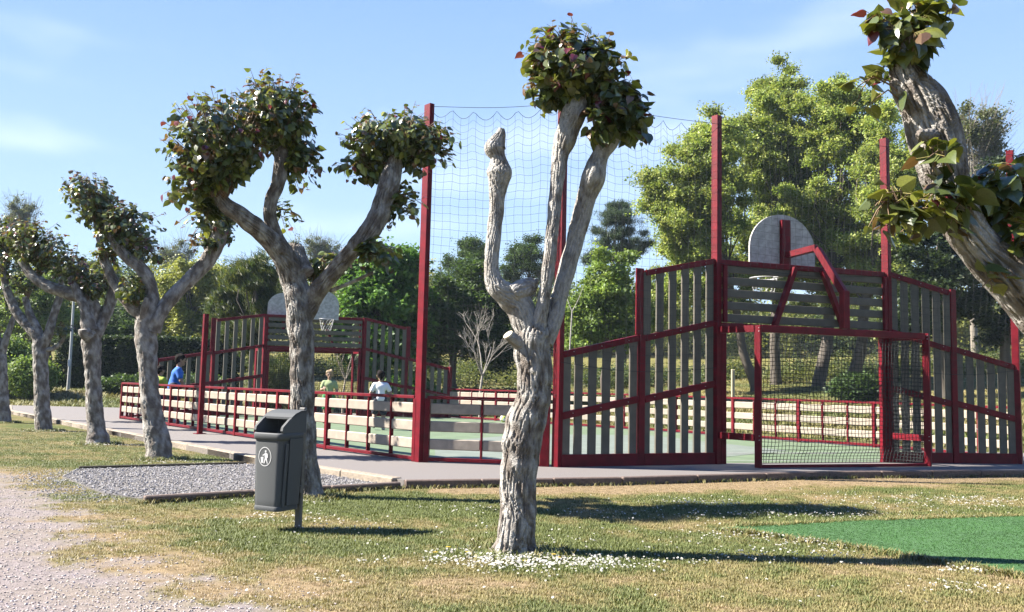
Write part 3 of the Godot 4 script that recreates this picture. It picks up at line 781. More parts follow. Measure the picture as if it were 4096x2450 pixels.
func make_ground_cover() -> void:
	rng.seed = 77
	# lawn
	var path := PackedVector2Array(PATH)
	var bed := PackedVector2Array(BED)
	var mat := PackedVector2Array(TURF)
	var buf := PackedFloat32Array()
	var turf := PackedFloat32Array()
	var n := 0
	while n < 190000:
		n += 1
		var z := -3.9 - 15.0 * pow(rng.randf(), 1.7)
		var x := rng.randf_range(-1.0, 1.0) * (-z * 0.62 + 0.8)
		var p := Vector2(x, z)
		if Geometry2D.is_point_in_polygon(p, mat):
			continue
		if z < -8.3 and (Geometry2D.is_point_in_polygon(p, path) or Geometry2D.is_point_in_polygon(p, bed)):
			continue
		if x < 1.5 and gravel_at(x, z) + 0.55 * n_mid.get_noise_2d(x * 1.1 + 7.0, z * 1.3) > rng.randf_range(-0.5, 0.12):
			continue
		var dry := dry_at(x, z)
		if rng.randf() < 0.35 * smoothstep(0.75, 1.0, dry):
			continue
		var h := rng.randf_range(0.014, 0.032) * (1.15 - 0.5 * dry)
		var c := grass_color(clampf(dry + rng.randf_range(-0.22, 0.22), 0.0, 1.0), rng.randf())
		push(buf, Basis(Vector3.UP, rng.randf() * TAU).scaled(Vector3(h, h, h)), Vector3(x, 0.0, z), c)
	many("lawn_grass", tuft(7, 0.75, 0.5, 4), M.grass, buf, self, "short mown grass, partly dried to straw, on the lawn in front", "grass")
	# longer blades that lap over the edges of kerbs, mat and trunks
	buf = PackedFloat32Array()
	for e in [[[Vector2(-3.5, -8.35), Vector2(-2.64, -8.98), Vector2(-1.2, -10.0), Vector2(1.39, -10.84), Vector2(4.48, -12.25), Vector2(7.85, -13.2)], 1500], [[Vector2(1.82, -7.55), Vector2(2.1, -7.38), Vector2(2.54, -7.03), Vector2(2.94, -6.56), Vector2(3.25, -6.18), Vector2(3.50, -5.86), Vector2(4.2, -4.98)], 900], [[Vector2(2.0, -7.68), Vector2(3.19, -8.17), Vector2(5.16, -8.78)], 700]]:
		for i in e[1]:
			var s: int = rng.randi() % (e[0].size() - 1)
			var p: Vector2 = e[0][s].lerp(e[0][s + 1], rng.randf()) + Vector2(rng.randf_range(-0.04, 0.04), rng.randf_range(-0.04, 0.06))
			var h := rng.randf_range(0.03, 0.07)
			push(buf, Basis(Vector3.UP, rng.randf() * TAU).scaled(Vector3(h, h, h)), Vector3(p.x, 0.0, p.y), grass_color(rng.randf_range(0.1, 0.7), rng.randf()))
	for t in POLLARDS:
		for i in 260:
			var a := rng.randf() * TAU
			var r := rng.randf_range(0.16, 0.42)
			var h := rng.randf_range(0.03, 0.08)
			push(buf, Basis(Vector3.UP, rng.randf() * TAU).scaled(Vector3(h, h, h)), POLLARDS[t].at + Vector3(cos(a) * r, 0, sin(a) * r), grass_color(rng.randf_range(0.0, 0.5), rng.randf()))
	many("edge_grass", tuft(5, 0.5, 0.7, 9), M.grass, buf, self, "longer grass lapping against kerb, mat edge and tree feet", "grass")
	# the mat's own pile
	for i in 60000:
		var p := Vector2(rng.randf_range(2.0, 6.4), rng.randf_range(-9.0, -5.0))
		if not Geometry2D.is_point_in_polygon(p, mat):
			continue
		var h := rng.randf_range(0.006, 0.0095)
		var t := 0.8 + 0.25 * n_mid.get_noise_2d(p.x * 1.2, p.y * 1.9) + rng.randf_range(-0.1, 0.1)
		push(turf, Basis(Vector3.UP, rng.randf() * TAU).scaled(Vector3(h * 1.6, h, h * 1.6)), Vector3(p.x, 0.026, p.y), Color(0.05, 0.132, 0.032) * t)
	many("mat_pile", tuft(6, 0.8, 0.3, 5), M.grass, turf, self, "bright green artificial pile of the putting mat at the right", "artificial turf")
	# loose stones
	buf = PackedFloat32Array()
	n = 0
	while n < 70000:
		n += 1
		var z := -3.9 - 8.5 * pow(rng.randf(), 1.5)
		var x := rng.randf_range(z * 0.62 - 0.8, 1.0)
		if gravel_at(x, z) + 0.6 * n_mid.get_noise_2d(x * 1.1 + 7.0, z * 1.3) < rng.randf_range(-0.45, 0.45):
			continue
		var s := 0.003 + 0.009 * pow(rng.randf(), 3.0)
		var g := rng.randf_range(0.22, 0.42)
		push(buf, Basis.from_euler(Vector3(rng.randf() * 0.6, rng.randf() * TAU, rng.randf() * 0.6)).scaled(Vector3(s, s, s)), Vector3(x, s * 0.2, z), Color(g, g * rng.randf_range(0.82, 0.92), g * rng.randf_range(0.72, 0.86)))
	many("drive_gravel", pebble(), M.stone, buf, self, "pinkish loose gravel of the drive at the lower left", "gravel")
	buf = PackedFloat32Array()
	n = 0
	while n < 26000:
		n += 1
		var p := Vector2(rng.randf_range(-6.0, -1.2), rng.randf_range(-12.4, -8.4))
		var inside := Geometry2D.is_point_in_polygon(p, bed)
		if not inside and not (p.x < -3.6 and p.y > -11.2 and Geometry2D.is_point_in_polygon(p + Vector2(rng.randf_range(0.0, 0.7), rng.randf_range(-0.3, 0.1)), bed)):
			continue
		var s := 0.006 + 0.013 * pow(rng.randf(), 2.0)
		var g := rng.randf_range(0.12, 0.29)
		push(buf, Basis.from_euler(Vector3(rng.randf() * 0.7, rng.randf() * TAU, rng.randf() * 0.7)).scaled(Vector3(s, s, s)), Vector3(p.x, (0.022 if inside else 0.0) + s * 0.2, p.y), Color(g, g * 0.95, g * rng.randf_range(0.88, 1.0)))
	many("bed_gravel", pebble(), M.stone, buf, self, "grey stone chippings filling the bed between kerb and timber", "gravel")
	# daisies
	var flower := daisy(Color(0.95, 0.95, 0.95), Color(0.75, 0.5, 0.02))
	buf = PackedFloat32Array()
	for c in [[0.1, -5.98, 0.62, 0.3, 640], [0.6, -6.05, 0.4, 0.22, 130], [-0.35, -6.25, 0.22, 0.16, 40], [1.2, -6.15, 0.5, 0.14, 36], [2.0, -6.4, 0.7, 0.25, 110], [2.5, -7.0, 0.5, 0.4, 130], [1.9, -7.3, 0.5, 0.35, 90], [3.2, -6.05, 0.25, 0.12, 70], [2.9, -5.5, 0.4, 0.2, 50], [2.1, -9.2, 0.55, 0.2, 130], [2.3, -8.5, 0.9, 0.25, 110], [4.6, -9.7, 1.5, 0.8, 260], [5.3, -10.0, 0.7, 0.35, 160], [3.2, -8.6, 0.7, 0.3, 90], [1.2, -8.2, 0.8, 0.35, 90], [-0.2, -8.4, 0.9, 0.4, 50], [-1.9, -7.6, 0.6, 0.35, 90], [-1.3, -7.2, 0.6, 0.3, 50], [-2.2, -8.6, 0.5, 0.3, 60], [-6.9, -14.9, 0.7, 0.25, 90], [-4.9, -12.2, 1.0, 0.25, 90], [-9.3, -17.9, 1.0, 0.3, 60], [-0.9, -5.9, 0.2, 0.1, 14], [-1.0, -5.3, 0.2, 0.1, 14], [0.5, -6.9, 1.6, 0.7, 90], [3.2, -9.2, 2.6, 0.8, 160], [-1.6, -6.2, 1.4, 0.9, 25], [1.0, -5.2, 1.8, 0.4, 20]]:
		for i in c[4]:
			var p := Vector3(c[0] + rng.randfn(0.0, 0.5) * c[2], rng.randf_range(0.022, 0.045), c[1] + rng.randfn(0.0, 0.5) * c[3])
			if Geometry2D.is_point_in_polygon(Vector2(p.x, p.z), mat) or Geometry2D.is_point_in_polygon(Vector2(p.x, p.z), path) or Vector2(p.x - 0.06, p.z + 6.41).length() < 0.18:
				continue
			var s := rng.randf_range(0.0055, 0.0098)
			push(buf, Basis.from_euler(Vector3(rng.randf_range(-0.1, 0.7), rng.randf_range(-0.9, 0.9), rng.randf_range(-0.3, 0.3))).scaled(Vector3(s, s, s)), p, Color(0.9, 0.9, 0.9) * rng.randf_range(0.85, 1.1))
	many("daisies", flower, M.petal, buf, self, "small white daisies scattered over the lawn, thickest under the bare limbed tree", "daisies")
	for p in [Vector3(-0.42, 0.06, -6.35), Vector3(-0.27, 0.06, -6.18), Vector3(-0.5, 0.05, -6.2), Vector3(0.13, 0.05, -5.98), Vector3(0.33, 0.07, -6.12), Vector3(0.36, 0.055, -6.09)]:
		var i: int = taken.get("dandelion", -1) + 1
		var o := single("dandelion", daisy(Color(0.75, 0.55, 0.01), Color(0.7, 0.42, 0.01), 0.021), M.petal, ["yellow dandelion farthest back on the left of the bare limbed tree", "yellow dandelion just left of the foot of the bare limbed tree", "yellow dandelion at the left rim of the dense daisies", "small yellow dandelion in front of the foot of the bare limbed tree", "yellow dandelion just right of the foot of the bare limbed tree, taller of two", "yellow dandelion just right of the foot of the bare limbed tree, lower of two"][i], "flower", Vector3(p.x, 0.0, p.z), "dandelions among the daisies")
		o.position.y = p.y - 0.02
		part(o, "stem", pipe_mesh([Vector4(0, -p.y + 0.02, 0, 0.002), Vector4(0.003, 0, 0, 0.002)], 0.05, 5, Vector3.ZERO), M.leaves[1])

func daisy(petal: Color, heart: Color, s := 1.0) -> ArrayMesh:
	var V := PackedVector3Array()
	var N := PackedVector3Array()
	var C := PackedColorArray()
	var I := PackedInt32Array()
	for i in 9:
		var a := TAU * i / 9.0
		var k := V.size()
		var d := Vector3(cos(a), 0, sin(a))
		var e := Vector3(-d.z, 0, d.x)
		V.append_array([d * 0.2 * s, (d * 0.75 + e * 0.24 + Vector3(0, 0.1, 0)) * s, (d + Vector3(0, 0.12, 0)) * s, (d * 0.75 - e * 0.24 + Vector3(0, 0.1, 0)) * s])
		for q in 4:
			N.append(Vector3.UP)
			C.append(petal)
		I.append_array([k, k + 2, k + 1, k, k + 3, k + 2])
	var c := V.size()
	V.append(Vector3(0, 0.3, 0) * s)
	N.append(Vector3.UP)
	C.append(heart)
	for i in 6:
		V.append(Vector3(cos(TAU * i / 6.0) * 0.34, 0.08, sin(TAU * i / 6.0) * 0.34) * s)
		N.append(Vector3.UP)
		C.append(heart)
		I.append_array([c, c + 1 + i, c + 1 + (i + 1) % 6])
	return commit(V, N, C, I)

# ---------------------------------------------------------------- the court's fences
const A := Vector3(-1.28, 0, -12.35)
const B := Vector3(0.67, 0, -12.08)
const C := Vector3(3.13, 0, -13.14)
const F := Vector3(6.19, 0, -14.16)
const G := Vector3(8.47, 0, -14.46)
const D := Vector3(3.62, 0, -12.63)
const E := Vector3(6.53, 0, -13.56)
const L := Vector3(-10.01, 0, -22.42)
const MID := Vector3(-2.95, 0, -14.11)
const K := Vector3(-1.95, 0, -27.75)
const FAR_LEFT := Vector3(-7.65, 0, -26.8)
const FAR_RIGHT := Vector3(-4.70, 0, -27.5)
const FAR_END := Vector3(-9.95, 0, -24.25)

func up(p: Vector3, y: float) -> Vector3:
	return Vector3(p.x, COURT + y, p.z)

func bolt(parent: Node3D, p: Vector3, r := 0.012) -> void:
	var s := SphereMesh.new()
	s.radius = r
	s.height = r * 1.2
	s.radial_segments = 8
	s.rings = 4
	part(parent, "bolt", s, M.bolt, Transform3D(Basis.IDENTITY, p - parent_at(parent)))

# a waist-high barrier of three rows of boards between red uprights
func barrier(t: Node3D, a: Vector3, b: Vector3, bays: int, panels: int, first_post := true, last_post := true, bolts := 0.0) -> void:
	var e := (b - a).normalized()
	var n := bays * panels
	for i in n + 1:
		var p := a.lerp(b, float(i) / n)
		if i % panels == 0:
			if (i > 0 or first_post) and (i < n or last_post):
				upright(t, "post", p, COURT, COURT + 0.90, 0.07, 0.085, e, M.red)
		else:
			upright(t, "upright", p, COURT + 0.05, COURT + 0.90, 0.028, 0.062, e, M.red)
		if bolts != 0.0 and i % panels != 0:
			for y in [0.5, 0.84]:
				bolt(t, up(p, y) + e.cross(Vector3.UP) * bolts)
	bar(t, "top_rail", up(a, 0.912), up(b, 0.912), 0.10, 0.045, M.red)
	bar(t, "bottom_rail", up(a, 0.045), up(b, 0.045), 0.07, 0.05, M.red)
	for i in n:
		var p := a.lerp(b, float(i) / n) + e * (0.038 if i % panels == 0 else 0.017)
		var q := a.lerp(b, float(i + 1) / n) - e * (0.038 if (i + 1) % panels == 0 else 0.017)
		for y in [0.255, 0.505, 0.755]:
			bar(t, "board", up(p, y), up(q, y), 0.04, 0.15, M.boards[rng.randi() % 3], 0.012)

func wing(t: Node3D, end: Vector3, goal: Vector3, y_end: float, tall_end: float) -> void:
	var e := (goal - end).normalized()
	var mid := end.lerp(goal, 0.5)
	upright(t, "post", end, 0.0 + COURT, COURT + tall_end, 0.11, 0.11, Vector3(0.8, 0, 0.6), M.red)
	upright(t, "post", mid, COURT, COURT + lerpf(y_end, 2.17, 0.5), 0.10, 0.10, e, M.red)
	upright(t, "panel_end", mid - e * 0.03, COURT + lerpf(y_end, 2.17, 0.5), COURT + 2.87, 0.14, 0.028, Vector3(0.5, 0, 0.87).cross(Vector3.UP), M.red)
	var r2 := func(f: float) -> float: return lerpf(y_end, 2.17, f)
	var r3 := func(f: float) -> float: return lerpf(y_end - 0.85, 1.25, f)
	var r1 := func(f: float) -> float: return lerpf(2.57, 3.11, f)
	var s := e * 0.052
	for q in [[0.0, 0.5], [0.5, 1.0]]:
		var a := end.lerp(goal, q[0]) + s * 1.15
		var b := end.lerp(goal, q[1]) - s
		bar(t, "rail", up(a, r2.call(q[0]) - 0.045), up(b, r2.call(q[1]) - 0.045), 0.08, 0.09, M.red)
		bar(t, "rail", up(a, r3.call(q[0]) - 0.05), up(b, r3.call(q[1]) - 0.05), 0.08, 0.10, M.red)
		bar(t, "rail", up(a, 0.085), up(b, 0.085), 0.09, 0.17, M.red)
		if q[0] > 0.0:
			bar(t, "rail", up(a, r1.call(q[0]) - 0.035), up(b, r1.call(q[1]) - 0.035), 0.08, 0.085, M.red)
		for j in 3:
			var f := lerpf(q[0], q[1], (j + 0.5) / 3.0)
			for y in [r2.call(f) - 0.045, r3.call(f) - 0.05] + ([r1.call(f) - 0.035] if q[0] > 0.0 else []):
				bolt(t, up(end.lerp(goal, f), y) + Vector3(0.012, 0, 0.042), 0.009)
		for i in 6:
			var f := lerpf(q[0], q[1], (i + 0.42) / 6.0)
			if i == 0 and q[0] == 0.0:
				f += 0.012
			var p := end.lerp(goal, f)
			upright(t, "slat", p, COURT + 0.16, COURT + r2.call(f) - 0.05, 0.125, 0.036, e, M.slats[rng.randi() % 3])
			if q[0] > 0.0:
				upright(t, "slat", p, COURT + r2.call(f) - 0.01, COURT + r1.call(f) - 0.04, 0.125, 0.036, e, M.slats[rng.randi() % 3])

func goal_wall(t: Node3D, left_end: Vector3, left: Vector3, right: Vector3, right_end: Vector3, back_left: Vector3, back_right: Vector3, tall: float, board: float) -> void:
	var e := (right - left).normalized()
	var o := ((back_left + back_right) - (left + right)).normalized()
	for p in [left, right]:
		upright(t, "post", p, COURT, COURT + tall, 0.115, 0.115, Vector3(0.65, 0, 0.76), M.red)
	# goal posts just inside, and the fronton of five boards over the crossbar
	upright(t, "goal_post", left + e * 0.115, COURT, COURT + 2.02, 0.08, 0.08, e, M.red)
	upright(t, "goal_post", right - e * 0.115, COURT, COURT + 2.02, 0.08, 0.08, e, M.red)
	var a := left + e * 0.066
	var b := right - e * 0.066
	bar(t, "crossbar", up(a, 2.08), up(b, 2.08), 0.10, 0.11, M.red)
	bar(t, "rail", up(a, 3.065), up(b, 3.065), 0.08, 0.085, M.red)
	for i in 5:
		bar(t, "board", up(a, 2.215 + 0.19 * i), up(b, 2.215 + 0.19 * i), 0.036, 0.125, M.slats[rng.randi() % 3], 0.01)
	for s in [0, 1]:
		upright(t, "fronton_upright", (a if s == 0 else b) + e * (0.035 if s == 0 else -0.035) + o * 0.055, COURT + 2.14, COURT + 3.02, 0.06, 0.06, e, M.red)
	# splayed braces behind the board
	for q in [[0.42, 0.30], [0.58, 0.71]]:
		bar(t, "brace", up(left.lerp(right, q[0]) + o * 0.075, 3.06), up(left.lerp(right, q[1]) + o * 0.075, 2.12), 0.09, 0.075, M.red)
	# the box of the goal behind
	for p in [back_left, back_right]:
		upright(t, "back_post", p, COURT, COURT + 2.07, 0.10, 0.045, Vector3(0.72, 0, 0.69), M.red)
	for q in [[left, back_left], [right, back_right]]:
		var d: Vector3 = (q[1] - q[0]).normalized()
		bar(t, "side_rail", up(q[0] + d * 0.07, 2.02), up(q[1] - d * 0.046, 2.02), 0.07, 0.10, M.red)
		bar(t, "side_rail", up(q[0] + d * 0.07, 0.43), up(q[1] - d * 0.046, 0.43), 0.07, 0.10, M.red)
	var be := (back_right - back_left).normalized()
	bar(t, "back_rail", up(back_left + be * 0.046, 2.02), up(back_right - be * 0.046, 2.02), 0.08, 0.10, M.red)
	bar(t, "ground_rail", up(back_left + be * 0.046, 0.022), up(back_right - be * 0.046, 0.022), 0.05, 0.044, M.red)
	for p in [back_left, back_right]:
		for y in [1.98, 2.03, 0.40, 0.46]:
			bolt(t, up(p, y) + Vector3(0, 0, 0.05), 0.011)
	# net of the goal: behind and at the right side
	part(t, "goal_net", goal_net(up(back_left, 0), up(back_right, 0), up(right, 0), 1.98, parent_at(t), (left - back_left) * 0.12), M.goal_cord)
	# basketball hoop
	var hoop := Node3D.new()
	hoop.name = "basketball_hoop"
	t.add_child(hoop)
	var mid := (left + right) / 2.0
	var face := mid - o * 0.42
	part(hoop, "backboard", backboard(board, 0.44, 0.46 * board), M.backboard, Transform3D(Basis(e, Vector3.UP, e.cross(Vector3.UP)), up(face, 2.98) - parent_at(hoop)))
	var back := face + o * 0.06
	upright(hoop, "board_bracket", back, COURT + 3.02, COURT + 3.90, 0.17, 0.07, e, M.red)
	var out_mid := (back_left + back_right) / 2.0
	var elbow := mid + o * 0.22
	var arm := [up(back, 3.32), up(elbow, 3.38), up(out_mid, 2.62), up(out_mid, 2.08)]
	bar(hoop, "arm", arm[0] + o * 0.04, arm[1], 0.10, 0.10, M.red)
	bar(hoop, "arm", arm[1] + (arm[2] - arm[1]).normalized() * 0.02, arm[2] + (arm[1] - arm[2]).normalized() * 0.02, 0.10, 0.10, M.red)
	upright(hoop, "arm", arm[2], arm[3].y, arm[2].y + 0.04, 0.11, 0.11, e, M.red)
	var ring := []
	for i in 25:
		var q := Vector3(cos(TAU * i / 24.0), 0, sin(TAU * i / 24.0)) * 0.225
		ring.append(v4(q, 0.012))
	var rim_at := up(face - o * 0.36, 2.98) - parent_at(hoop)
	part(hoop, "rim", pipe_mesh(ring, 0.05, 6), M.steel, Transform3D(Basis.IDENTITY, rim_at))
	bar(hoop, "rim_bracket", up(face - o * 0.02, 2.98), up(face - o * 0.14, 2.98), 0.12, 0.03, M.steel)
	var V := PackedVector3Array()
	var N := PackedVector3Array()
	var CC := PackedColorArray()
	var I := PackedInt32Array()
	for i in 12:
		for k in [-1, 1]:
			var line := []
			for j in 5:
				var ang: float = TAU * (i + k * j * 0.5) / 12.0
				var r := lerpf(0.22, 0.14, j / 4.0)
				line.append(Vector4(cos(ang) * r, -0.09 * j, sin(ang) * r, 0.004))
			tube(V, N, CC, I, line, 0.2, 3, Vector3.ZERO, 0.0, 0.0, 0.0, false)
	part(hoop, "chain_net", commit(V, N, PackedColorArray(), I), M.steel, Transform3D(Basis.IDENTITY, rim_at))

func backboard(w: float, h: float, arc: float) -> ArrayMesh:
	var pts := PackedVector2Array([Vector2(-w / 2, 0), Vector2(w / 2, 0), Vector2(w / 2, h)])
	for i in range(1, 20):
		var a := PI * i / 20.0
		pts.append(Vector2(cos(a) * w / 2, h + sin(a) * arc))
	pts.append(Vector2(-w / 2, h))
	var st := SurfaceTool.new()
	st.begin(Mesh.PRIMITIVE_TRIANGLES)
	st.set_smooth_group(-1)
	var t := Geometry2D.triangulate_polygon(pts)
	for s in [-1.0, 1.0]:
		for i in range(0, t.size(), 3):
			tri(st, Vector3(pts[t[i]].x, pts[t[i]].y, s * 0.017), Vector3(pts[t[i + 1]].x, pts[t[i + 1]].y, s * 0.017), Vector3(pts[t[i + 2]].x, pts[t[i + 2]].y, s * 0.017), Vector3(0, 0, s))
	for i in pts.size():
		var a := pts[i]
		var b := pts[(i + 1) % pts.size()]
		quad(st, Vector3(a.x, a.y, -0.017), Vector3(b.x, b.y, -0.017), Vector3(b.x, b.y, 0.017), Vector3(a.x, a.y, 0.017), Vector3(b.y - a.y, a.x - b.x, 0))
	st.generate_normals()
	return st.commit()

func goal_net(a: Vector3, b: Vector3, c: Vector3, top: float, origin: Vector3, push_in: Vector3) -> ArrayMesh:
	var V := PackedVector3Array()
	var N := PackedVector3Array()
	var CC := PackedColorArray()
	var I := PackedInt32Array()
	# the net runs a -> b (behind) and then b -> c (right side); f is metres along, y the height
	var ab := a.distance_to(b)
	var bc := b.distance_to(c)
	var total := ab + bc
	var at := func(f: float, y: float) -> Vector3:
		var p: Vector3 = a.lerp(b, f / ab) if f < ab else b.lerp(c, (f - ab) / bc)
		var slack := sin(PI * clampf(y / top, 0.0, 1.0))
		var low := smoothstep(0.35, 0.0, y)
		p += push_in * (0.35 * slack + 0.9 * low * smoothstep(0.0, 0.3, f) * (1.0 if f < ab else 0.0))
		p += Vector3(0.3, 0, 0.7) * 0.035 * n_mid.get_noise_2d(f * 1.3, y * 1.5)
		p.y += y + 0.06 * smoothstep(0.3, 0.0, y) + 0.03 * n_mid.get_noise_2d(f * 1.9 + 5.0, y * 0.7) * slack - 0.035 * absf(sin(f * 9.0)) * smoothstep(top - 0.5, top, y)
		p.x += 0.03 * n_mid.get_noise_2d(y * 2.1, f * 1.1 + 9.0) * slack
		return p
	var cell := 0.062
	var f := 0.0
	while f <= total:
		var line := []
		for j in 17:
			line.append(v4(at.call(f, top * j / 16.0), 0.005))
		tube(V, N, CC, I, line, 0.5, 3, origin, 0.0, 0.0, 0.0, false)
		f += cell
	var y := 0.0
	while y <= top:
		var line := []
		for j in 37:
			line.append(v4(at.call(total * j / 36.0, y), 0.005))
		tube(V, N, CC, I, line, 0.5, 3, origin, 0.0, 0.0, 0.0, false)
		y += cell
	return commit(V, N, PackedColorArray(), I)

# a tall ball-stop net between two posts, hung from hooks along a top line
func stop_net(t: Node3D, a: Vector3, b: Vector3, low: float, high: float, hooks: int, side: Vector3) -> void:
	var V := PackedVector3Array()
	var N := PackedVector3Array()
	var CC := PackedColorArray()
	var I := PackedInt32Array()
	var long := a.distance_to(b)
	var origin := parent_at(t)
	var at := func(f: float, y: float) -> Vector3:
		var p := a.lerp(b, f)
		var k := (y - low) / (high - low)
		var sag := 0.13 * absf(sin(PI * hooks * f)) * pow(k, 5.0) + 0.10 * sin(PI * f) * (1.0 - 0.3 * k)
		p += side * (0.07 + 0.05 * sin(PI * f) * sin(PI * k) + 0.03 * n_mid.get_noise_2d(f * 2.3, y * 1.1))
		p.x += 0.05 * n_mid.get_noise_2d(f * 3.0, y * 0.9 + 30.0) * sin(PI * f)
		p.y += COURT + y - sag
		return p
	var cols := int(long / 0.115)
	for i in cols + 1:
		var line := []
		for j in 25:
			line.append(v4(at.call(float(i) / cols, lerpf(low, high, j / 24.0)), 0.0018))
		tube(V, N, CC, I, line, 0.5, 3, origin, 0.0, 0.0, 0.0, false)
	var rows := int((high - low) / 0.115)
	for j in rows + 1:
		var line := []
		for i in 41:
			line.append(v4(at.call(i / 40.0, lerpf(low, high, float(j) / rows)), 0.0018 if j % rows != 0 else 0.004))
		tube(V, N, CC, I, line, 0.5, 3, origin, 0.0, 0.0, 0.0, false)
	part(t, "mesh", commit(V, N, PackedColorArray(), I), M.cord)
	# the line it hangs from
	part(t, "hanging_line", pipe_mesh([v4(up(a, high + 0.02) + side * 0.07, 0.004), v4(up(a.lerp(b, 0.5), high - 0.02) + side * 0.07, 0.004), v4(up(b, high + 0.02) + side * 0.07, 0.004)], 0.3, 4, origin), M.cord)

func make_court() -> void:
	rng.seed = 3
	var t := thing("court_barrier", "long red railed barrier with pale boards along the sunlit left side of the court", "barrier", up(L.lerp(MID, 0.5), 0))
	barrier(t, L, MID, 6, 4, true, false, -0.034)
	barrier(t, MID, A - (A - MID).normalized() * 0.075, 1, 4, true, true, -0.034)
	t = thing("court_barrier", "short red railed barrier closing the far left corner of the court", "barrier", up(L, 0))
	barrier(t, FAR_END + (L - FAR_END).normalized() * 0.08, L - (L - FAR_END).normalized() * 0.05, 1, 4, true, false)
	t = thing("entrance_barrier", "shaded red railed barrier between the two tall posts behind the bare limbed tree", "barrier", up(A, 0))
	var ab := (B - A).normalized()
	upright(t, "tall_post", A, COURT, COURT + 5.19, 0.15, 0.08, Vector3(0.65, 0, 0.76), M.red)
	barrier(t, A + ab * 0.12, B - ab * 0.28, 1, 2)
	upright(t, "post", B - ab * 0.17, COURT, COURT + 1.0, 0.13, 0.10, ab, M.red)
	t = thing("court_barrier", "long red railed barrier with pale boards along the far right side of the court", "barrier", up(Vector3(4.2, 0, -21.95), 0))
	var R := Vector3(4.21, 0, -21.95)
	var S := Vector3(7.51, 0, -17.86)
	var X := Vector3(8.95, 0, -15.25)
	barrier(t, K, R, 4, 4, true, false, 0.034)
	barrier(t, R, S, 3, 3, true, false, 0.034)
	barrier(t, S, X, 1, 4, true, true, 0.034)
	t = thing("court_barrier", "short barrier closing the near right corner of the court behind the slatted wing", "barrier", up(X, 0))
	barrier(t, X + (G - X).normalized() * 0.09, G - (G - X).normalized() * 0.07, 1, 2)
	t = thing("guard_post", "single red post standing on the path in front of the long barrier", "post", Vector3(-6.12, COURT, -17.22))
	upright(t, "shaft", Vector3(-6.12, 0, -17.22), COURT, COURT + 2.38, 0.09, 0.09, Vector3(0.65, 0, 0.76), M.red)
	upright(t, "foot_plate", Vector3(-6.12, 0, -17.22), COURT, COURT + 0.015, 0.2, 0.2, Vector3(0.65, 0, 0.76), M.red)

	var near := thing("goal_wall", "near goal seen from behind, red frame with grey slats and black net", "goal", up(C.lerp(F, 0.5), 0), "goal walls")
	goal_wall(near, B, C, F, G, D, E, 5.37, 1.26)
	wing(near, B + (C - B).normalized() * 0.0, C, 1.6, 5.25)
	wing(near, G, F, 1.64, 5.3)
	var o := (FAR_LEFT - FAR_RIGHT).cross(Vector3.UP).normalized()
	var out := Vector3(-0.42, 0, -0.56)
	var far := thing("goal_wall", "far goal facing the camera behind the bin tree, red frame with grey slats", "goal", up(FAR_LEFT.lerp(FAR_RIGHT, 0.5), 0), "goal walls")
	goal_wall(far, FAR_END, FAR_LEFT, FAR_RIGHT, K, FAR_LEFT + out, FAR_RIGHT + out, 3.11, 1.03)
	# a second, older board stands beside the hoop of the far goal
	var fe := (FAR_RIGHT - FAR_LEFT).normalized()
	part(far, "spare_backboard", backboard(1.03, 0.42, 0.42), M.backboard, Transform3D(Basis(fe, Vector3.UP, fe.cross(Vector3.UP)), up(FAR_LEFT.lerp(FAR_RIGHT, 0.2), 2.98) - Vector3(0.1, 0, 0.12) - parent_at(far)))
	upright(far, "board_bracket", FAR_LEFT.lerp(FAR_RIGHT, 0.2) - Vector3(0.12, 0, 0.2), COURT + 2.6, COURT + 3.7, 0.1, 0.06, fe, M.red)
	wing(far, FAR_END, FAR_LEFT, 1.6, 1.62)
	wing(far, K, FAR_RIGHT, 1.6, 1.62)

	var side := Vector3(0.25, 0, 0.95)
	var nets := [[A, B, 1.0, 5.12, 6, "thin dark stop net across the sky left of the tall middle post"], [B, C, 1.45, 5.2, 8, "thin dark stop net hung over the left wing of the near goal"], [C, F, 3.05, 5.2, 8, "thin dark stop net hung in front of the near basketball board"], [F, G, 1.55, 5.2, 6, "thin dark stop net hung over the right wing of the near goal"]]
	for n in nets:
		var s := thing("stop_net", n[5], "net", up(n[0], n[2]), "stop nets between the tall posts")
		stop_net(s, n[0], n[1], n[2], n[3], n[4], side)
	# a football on the court
	var b := thing("football", "yellow and white football lying on the court behind the bare limbed tree", "ball", Vector3(-0.17, COURT + 0.004, -25.4))
	part(b, "casing", ball(Vector3.ZERO, 0.105, 12, 20), plain(lin(0.418, 0.4712, 0.0912), 0.5), Transform3D(Basis.IDENTITY, Vector3(0, 0.105, 0)))
	for d in [Vector3(-0.5, 0.75, 0.4), Vector3(0.8, 0.2, 0.55), Vector3(0.1, -0.35, 0.93), Vector3(-0.85, -0.2, 0.45), Vector3(0.2, 0.75, -0.6)]:
		var n: Vector3 = d.normalized()
		var s := CylinderMesh.new()
		s.top_radius = 0.035
		s.bottom_radius = 0.05
		s.height = 0.012
		s.radial_segments = 5
		s.rings = 1
		part(b, "patch", s, M.white, Transform3D(Basis(Quaternion(Vector3.UP, n)), Vector3(0, 0.105, 0) + n * 0.1015))

